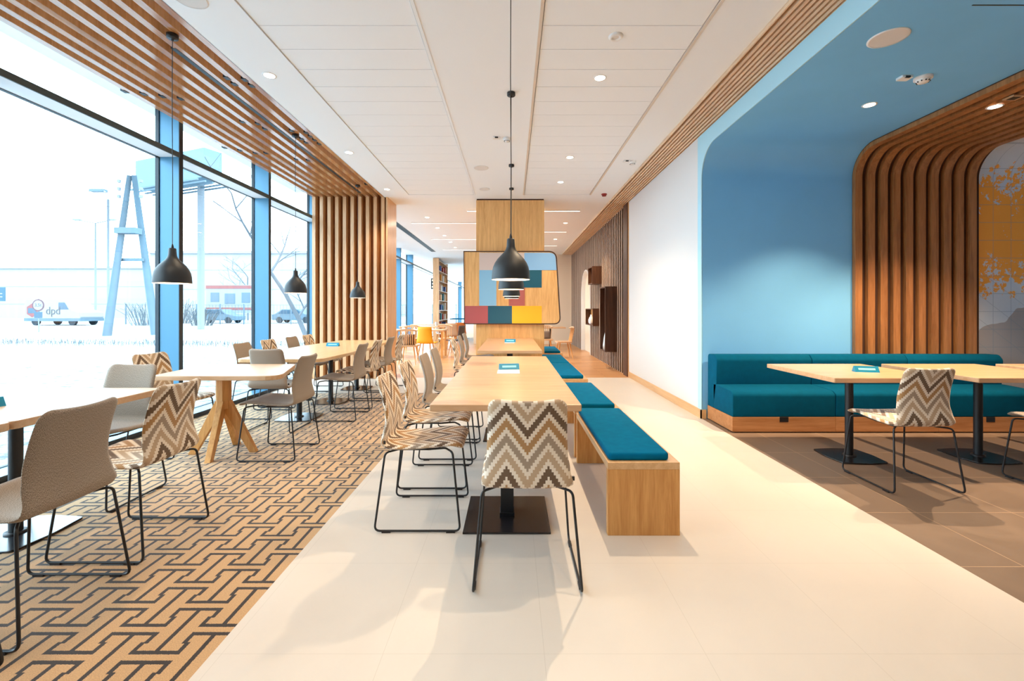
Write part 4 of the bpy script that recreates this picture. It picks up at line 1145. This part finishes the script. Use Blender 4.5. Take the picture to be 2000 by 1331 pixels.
for k, (z, zz) in enumerate(((8.1, 9.6), (7.7, 8.5), (7.3, 7.2), (6.6, 5.3))):
    o = MB().tube([(-20, 23.3, z), (-26, 20, z-0.25+0.3*(zz-z)*0.4), (-34, 15, z+0.5*(zz-z)-0.3), (-46, 8, zz)], 0.014, 5).build('power_line', wr)
    tag(o, ('highest', 'second', 'third', 'lowest')[k]+' power line running left from the concrete pole outside', 'power line', 'power lines outside')
e = empty('street_lamp', (-41.6, 45, -0.05)); tag(e, 'slim double-armed street lamp behind the concrete pole', 'street lamp')
MB().tube([(0, 0, 0), (0, 0, 10)], 0.1, 8, r1=0.06).build('pole', greyp, e)
MB().tube([(-1.6, 0, 10.3), (0, 0, 10), (1.4, 0, 10.3)], 0.05, 6).box(-2.2, -1.5, -0.15, 0.15, 10.3, 10.42).box(1.3, 2.0, -0.15, 0.15, 10.3, 10.42).build('arms', greyp, e)
e = empty('street_lamp', (-24.9, 27.5, -0.05)); tag(e, 'street lamp head on a long arm left of the concrete pole', 'street lamp')
MB().tube([(1.6, -1.5, 7.7), (0.6, -0.6, 8.4), (0, 0, 8.6)], 0.04, 6).build('arm', greyp, e)
MB().box(-0.8, 0.1, -0.15, 0.15, 8.55, 8.7).build('head', pale, e)
MB().tube([(1.6, -1.5, 0), (1.6, -1.5, 7.7)], 0.06, 8).build('pole', greyp, e)
e = empty('billboard', (-23, 31, 9.6)); tag(e, 'large pale blue box billboard on a post outside', 'billboard')
Mb = Matrix.Rotation(math.radians(-22), 4, 'Z')
MB().box(-3.6, 3.6, -0.6, 0.6, 0.3, 2.2, M=Mb).build('panel', paleb, e)
fr_ = MB()
for k in range(5): fr_.box(-3.6, 3.6, -1.0+0.5*k-0.05, -1.0+0.5*k+0.05, 0.0, 0.1, M=Mb)
fr_.build('catwalk', pale, e)
MB().tube([(1.6, 0, -9.65), (1.6, 0, 0.3)], 0.22, 10).build('post', greyp, e)
# delivery van
e = empty('delivery_van', (-39.7, 40.0, -0.05)); tag(e, 'white delivery van with dark grey letters parked outside', 'van')
vw = plain('white_van_paint', lo(226, 232, 240), 0.4); vgl = plain('van_glass', lo(84, 128, 158), 0.2)
vp = [(-2.75, 0.42), (2.6, 0.42), (2.78, 0.75), (2.7, 1.15), (1.85, 1.35), (1.25, 2.15), (0.9, 2.28), (-2.6, 2.3), (-2.75, 2.15)]
Mv = Matrix.Rotation(math.radians(8), 4, 'Z'); e.rotation_euler = (0, 0, math.radians(-6))
MB().prism_axis(vp, -1.0, 1.0, 'Y').build('body', vw, e, bevel=0.06, bseg=3)
MB().prism_axis([(0.62, 1.38), (1.6, 1.38), (1.2, 1.98), (0.62, 1.98)], -1.012, -0.99, 'Y').build('side_window', vgl, e)
MB().prism_axis([(-2.76, 0.36), (2.76, 0.36), (2.76, 0.62), (-2.76, 0.62)], -1.01, 1.01, 'Y').build('bumper', pale, e)
tyre = plain('tyre', lo(70, 84, 96), 0.8)
for sx in (-1.75, 1.85):
    for sy in (-0.95, 0.75):
        w_ = MB(); n = 20
        w_.prism_axis([(sx+0.36*math.cos(2*PI*k/n), 0.36+0.36*math.sin(2*PI*k/n)) for k in range(n)], sy, sy+0.2, 'Y'); w_.build('wheel', tyre, e)
text_mesh('dpd', 0.95, plain('van_lettering', lo(120, 120, 132), 0.5), (0.1, -1.02, 1.25), (PI/2, 0, 0), e)
rd = plain('van_red_mark', lo(214, 110, 110), 0.5)
MB().prism_axis([(-2.5+0.55+0.62*math.cos(PI/6+k*PI/3), 1.3+0.62*math.sin(PI/6+k*PI/3)) for k in range(6)], -1.014, -1.005, 'Y').build('emblem', rd, e)
MB().box(-2.35, -1.55, -1.02, -1.014, 1.05, 1.5).build('emblem_field', vgl, e)
# weight limit sign
e = empty('road_sign', (-28.4, 27.0, -0.05)); tag(e, 'round road sign reading 3,5t in front of the van', 'road sign')
n = 28
circ = lambda r: [(r*math.cos(2*PI*k/n), 2.0+r*math.sin(2*PI*k/n)-0.38) for k in range(n)]
MB().prism_axis(circ(0.36), 0, 0.02, 'Y').build('red_ring', plain('sign_ring', lo(150, 96, 112), 0.5), e)
MB().prism_axis(circ(0.29), -0.006, 0, 'Y').build('disc', vw, e)
text_mesh('3,5t', 0.27, plain('sign_letter', lo(96, 120, 130), 0.5), (0, -0.01, 1.62), (PI/2, 0, 0), e)
MB().box(-0.24, 0.24, 0.0, 0.02, 0.85, 1.22).build('plate', plain('sign_plate', lo(90, 140, 170), 0.5), e)
MB().tube([(0, 0.04, 0), (0, 0.04, 2.0)], 0.03, 8).build('pole', greyp, e)
e = empty('blue_sign', (-33.2, 29.0, -0.05)); tag(e, 'small blue board sign at the left edge of the view outside', 'sign')
MB().box(-0.55, 0.55, 0, 0.05, 1.9, 2.8).build('board', plain('sign_blue', lo(84, 140, 168), 0.5), e)
MB().box(-0.4, 0.4, -0.01, 0, 2.35, 2.42).box(-0.4, 0.4, -0.01, 0, 2.15, 2.22).build('lines', vw, e)
MB().tube([(0, 0.05, 0), (0, 0.05, 2.0)], 0.04, 8).build('pole', greyp, e)
# fence
e = empty('mesh_fence', (-30, 42, -0.05)); tag(e, 'low wire mesh fence beyond the road outside', 'fence')
for k in range(16):
    MB().box(-6+k*2.2-0.04, -6+k*2.2+0.04, -0.04, 0.04, 0, 1.9).build('post', pale, e)
fm = MB()
for k in range(110): fm.box(-6+k*0.3-0.008, -6+k*0.3+0.008, -0.01, 0.01, 0.1, 1.8)
for z in (0.1, 0.9, 1.8): fm.box(-6, 27, -0.012, 0.012, z-0.015, z+0.015)
fm.build('mesh_panel', shrub, e)
# far buildings and bus shelters, snowfall haze put into their pale colours
bw = plain('window_band', lo(238, 244, 250), 0.4)
def building(x, y, w, d, h, label, mat, rows):
    e = empty('building', (x, y, -0.05)); tag(e, label, 'building')
    MB().box(-w/2, w/2, 0, d, 0, h).build('wall', mat, e)
    for z in rows: MB().box(-w/2+0.5, w/2-0.5, -0.06, 0, z, z+1.0).build('window_band', bw, e)
    MB().box(-w/2-0.3, w/2+0.3, -0.3, d+0.3, h, h+0.35).build('roof', vw, e)
building(-86, 78, 70, 12, 8.5, 'long low pale building on left horizon outside', plain('far_wall_a', lo(252, 252, 254), 0.9), (2.4, 5.4))
building(-40, 66, 26, 10, 9.6, 'pale grey building behind the billboard post', plain('far_wall_b', lo(252, 252, 254), 0.9), (4.4, 7.2))
building(-30, 88, 16, 10, 11.0, 'faint building seen between the two right window posts', plain('far_wall_c', lo(252, 252, 254), 0.9), (5.0, 8.0))
e = empty('advertising_hoarding', (-30.0, 48, -0.05)); tag(e, 'white advertising hoarding with red borders outside the window', 'hoarding')
MB().box(-2.6, 2.6, 0, 0.2, 1.0, 4.0).build('board', vw, e)
MB().box(-2.6, 2.6, -0.03, 0, 3.6, 3.95).box(-2.6, 2.6, -0.03, 0, 1.35, 1.6).build('border', plain('hoarding_red', lo(226, 130, 126), 0.5), e)
MB().box(-2.1, -1.2, -0.03, 0, 2.2, 3.2).box(-0.6, 0.5, -0.03, 0, 2.0, 3.1).box(1.2, 2.1, -0.03, 0, 2.1, 3.2).build('picture_field', plain('hoarding_blue', lo(150, 176, 196), 0.5), e)
for sx in (-2.3, 2.3): MB().box(sx-0.08, sx+0.08, 0.2, 0.35, 0, 3.6).build('post', pale, e)
def car(x, y, label, rz=0):
    e = empty('parked_car', (x, y, -0.05), rz); tag(e, label, 'car', 'snow-covered parked cars outside')
    MB().prism_axis([(-2.1, 0.3), (2.1, 0.3), (2.15, 0.75), (1.2, 0.95), (0.6, 1.42), (-1.1, 1.42), (-1.8, 0.95), (-2.15, 0.85)], -0.85, 0.85, 'Y').build('body', pale, e, bevel=0.08, bseg=3)
    MB().prism_axis([(-1.5, 0.95), (1.0, 0.95), (0.52, 1.34), (-1.05, 1.34)], -0.862, 0.862, 'Y').build('windows', vgl, e)
    for sx in (-1.35, 1.35):
        for sy in (-0.87, 0.67):
            w_ = MB(); w_.prism_axis([(sx+0.32*math.cos(2*PI*k/16), 0.32+0.32*math.sin(2*PI*k/16)) for k in range(16)], sy, sy+0.2, 'Y'); w_.build('wheel', tyre, e)
car(-22.5, 47, 'nearer parked car outside seen between the right window posts'); car(-29.5, 45.5, 'parked car outside in front of the advertising hoarding')
# shrubs
def shrub_obj(x, y, w, h, label):
    m_ = MB()
    for k in range(70):
        a = random.random()*2*PI; r = random.random()**0.5*w*0.5; bx, by = r*math.cos(a)*0.6, r*math.sin(a)*0.4
        m_.tube([(bx, by, 0), (bx*1.5+random.uniform(-.1, .1), by*1.3, h*random.uniform(0.4, 0.7)), (bx*2+random.uniform(-.3, .3), by*1.6, h*random.uniform(0.7, 1.05))], 0.03, 4, r1=0.012)
    o = m_.build('snowy_shrub', shrub); o.location = (x, y, -0.05); tag(o, label, 'shrub', 'frosted shrubs outside')
shrub_obj(-31.5, 39, 4.5, 1.9, 'haze-pale shrub behind the van'); shrub_obj(-33.3, 45, 4.5, 2.4, 'haze-pale shrub left of the advertising hoarding')
shrub_obj(-26.5, 38.5, 3.0, 1.5, 'small haze-pale shrub at the foot of the fence')
# bare tree
def tree(x, y, H, label, lean=0.0, seed=1):
    rnd = random.Random(seed); t = MB(); br = MB()
    def branch(mb, p, d, L_, r, depth):
        pts = [p]; q = Vector(p); dd = Vector(d)
        for k in range(4):
            q = q+dd*(L_/4); dd = (dd+Vector((rnd.uniform(-.12, .12), rnd.uniform(-.12, .12), rnd.uniform(-.05, .1)))).normalized(); pts.append(q.copy())
        mb.tube(pts, r, 5, r1=r*0.45)
        if depth > 0:
            for k in range(4 if depth > 1 else 3):
                s_ = pts[min(4, 1+k)]; a = rnd.uniform(0, 2*PI); nd = (dd*0.6+Vector((math.cos(a), math.sin(a), rnd.uniform(0.0, 0.5)))*0.75).normalized()
                branch(br, s_, nd, L_*rnd.uniform(0.5, 0.68), r*0.5, depth-1)
    branch(t, Vector((0, 0, 0)), Vector((lean, 0, 1)).normalized(), H*0.62, 0.11, 3)
    e = empty('bare_tree', (x, y, -0.05)); tag(e, label, 'tree')
    bk = plain('hazy_bark_%d' % seed, lo(158, 162, 170), 0.9)
    t.build('trunk', bk, e); br.build('branches', bk, e)
tree(-8.6, 19.0, 7.0, 'leaning bare tree outside between the two right window posts', lean=-0.42, seed=4)
tree(-34, 58, 9, 'small bare tree on the horizon above the hoarding', seed=9)
# verge of dead grass in the snow
g_ = MB()
for k in range(700):
    x = random.uniform(-21, -7.5); y = 17.2+(x+14)*-0.12+random.gauss(0, 0.45); h_ = random.uniform(0.03, 0.16)
    g_.tube([(x, y, -0.06), (x+random.uniform(-.06, .06), y, h_)], 0.006, 3)
o = g_.build('dead_grass', shrub); tag(o, 'line of dead grass stalks sticking out of the snow outside', 'grass', kind='stuff')

for o in list(bpy.data.objects):
    if o.name in ('tmp_text',): bpy.data.objects.remove(o)
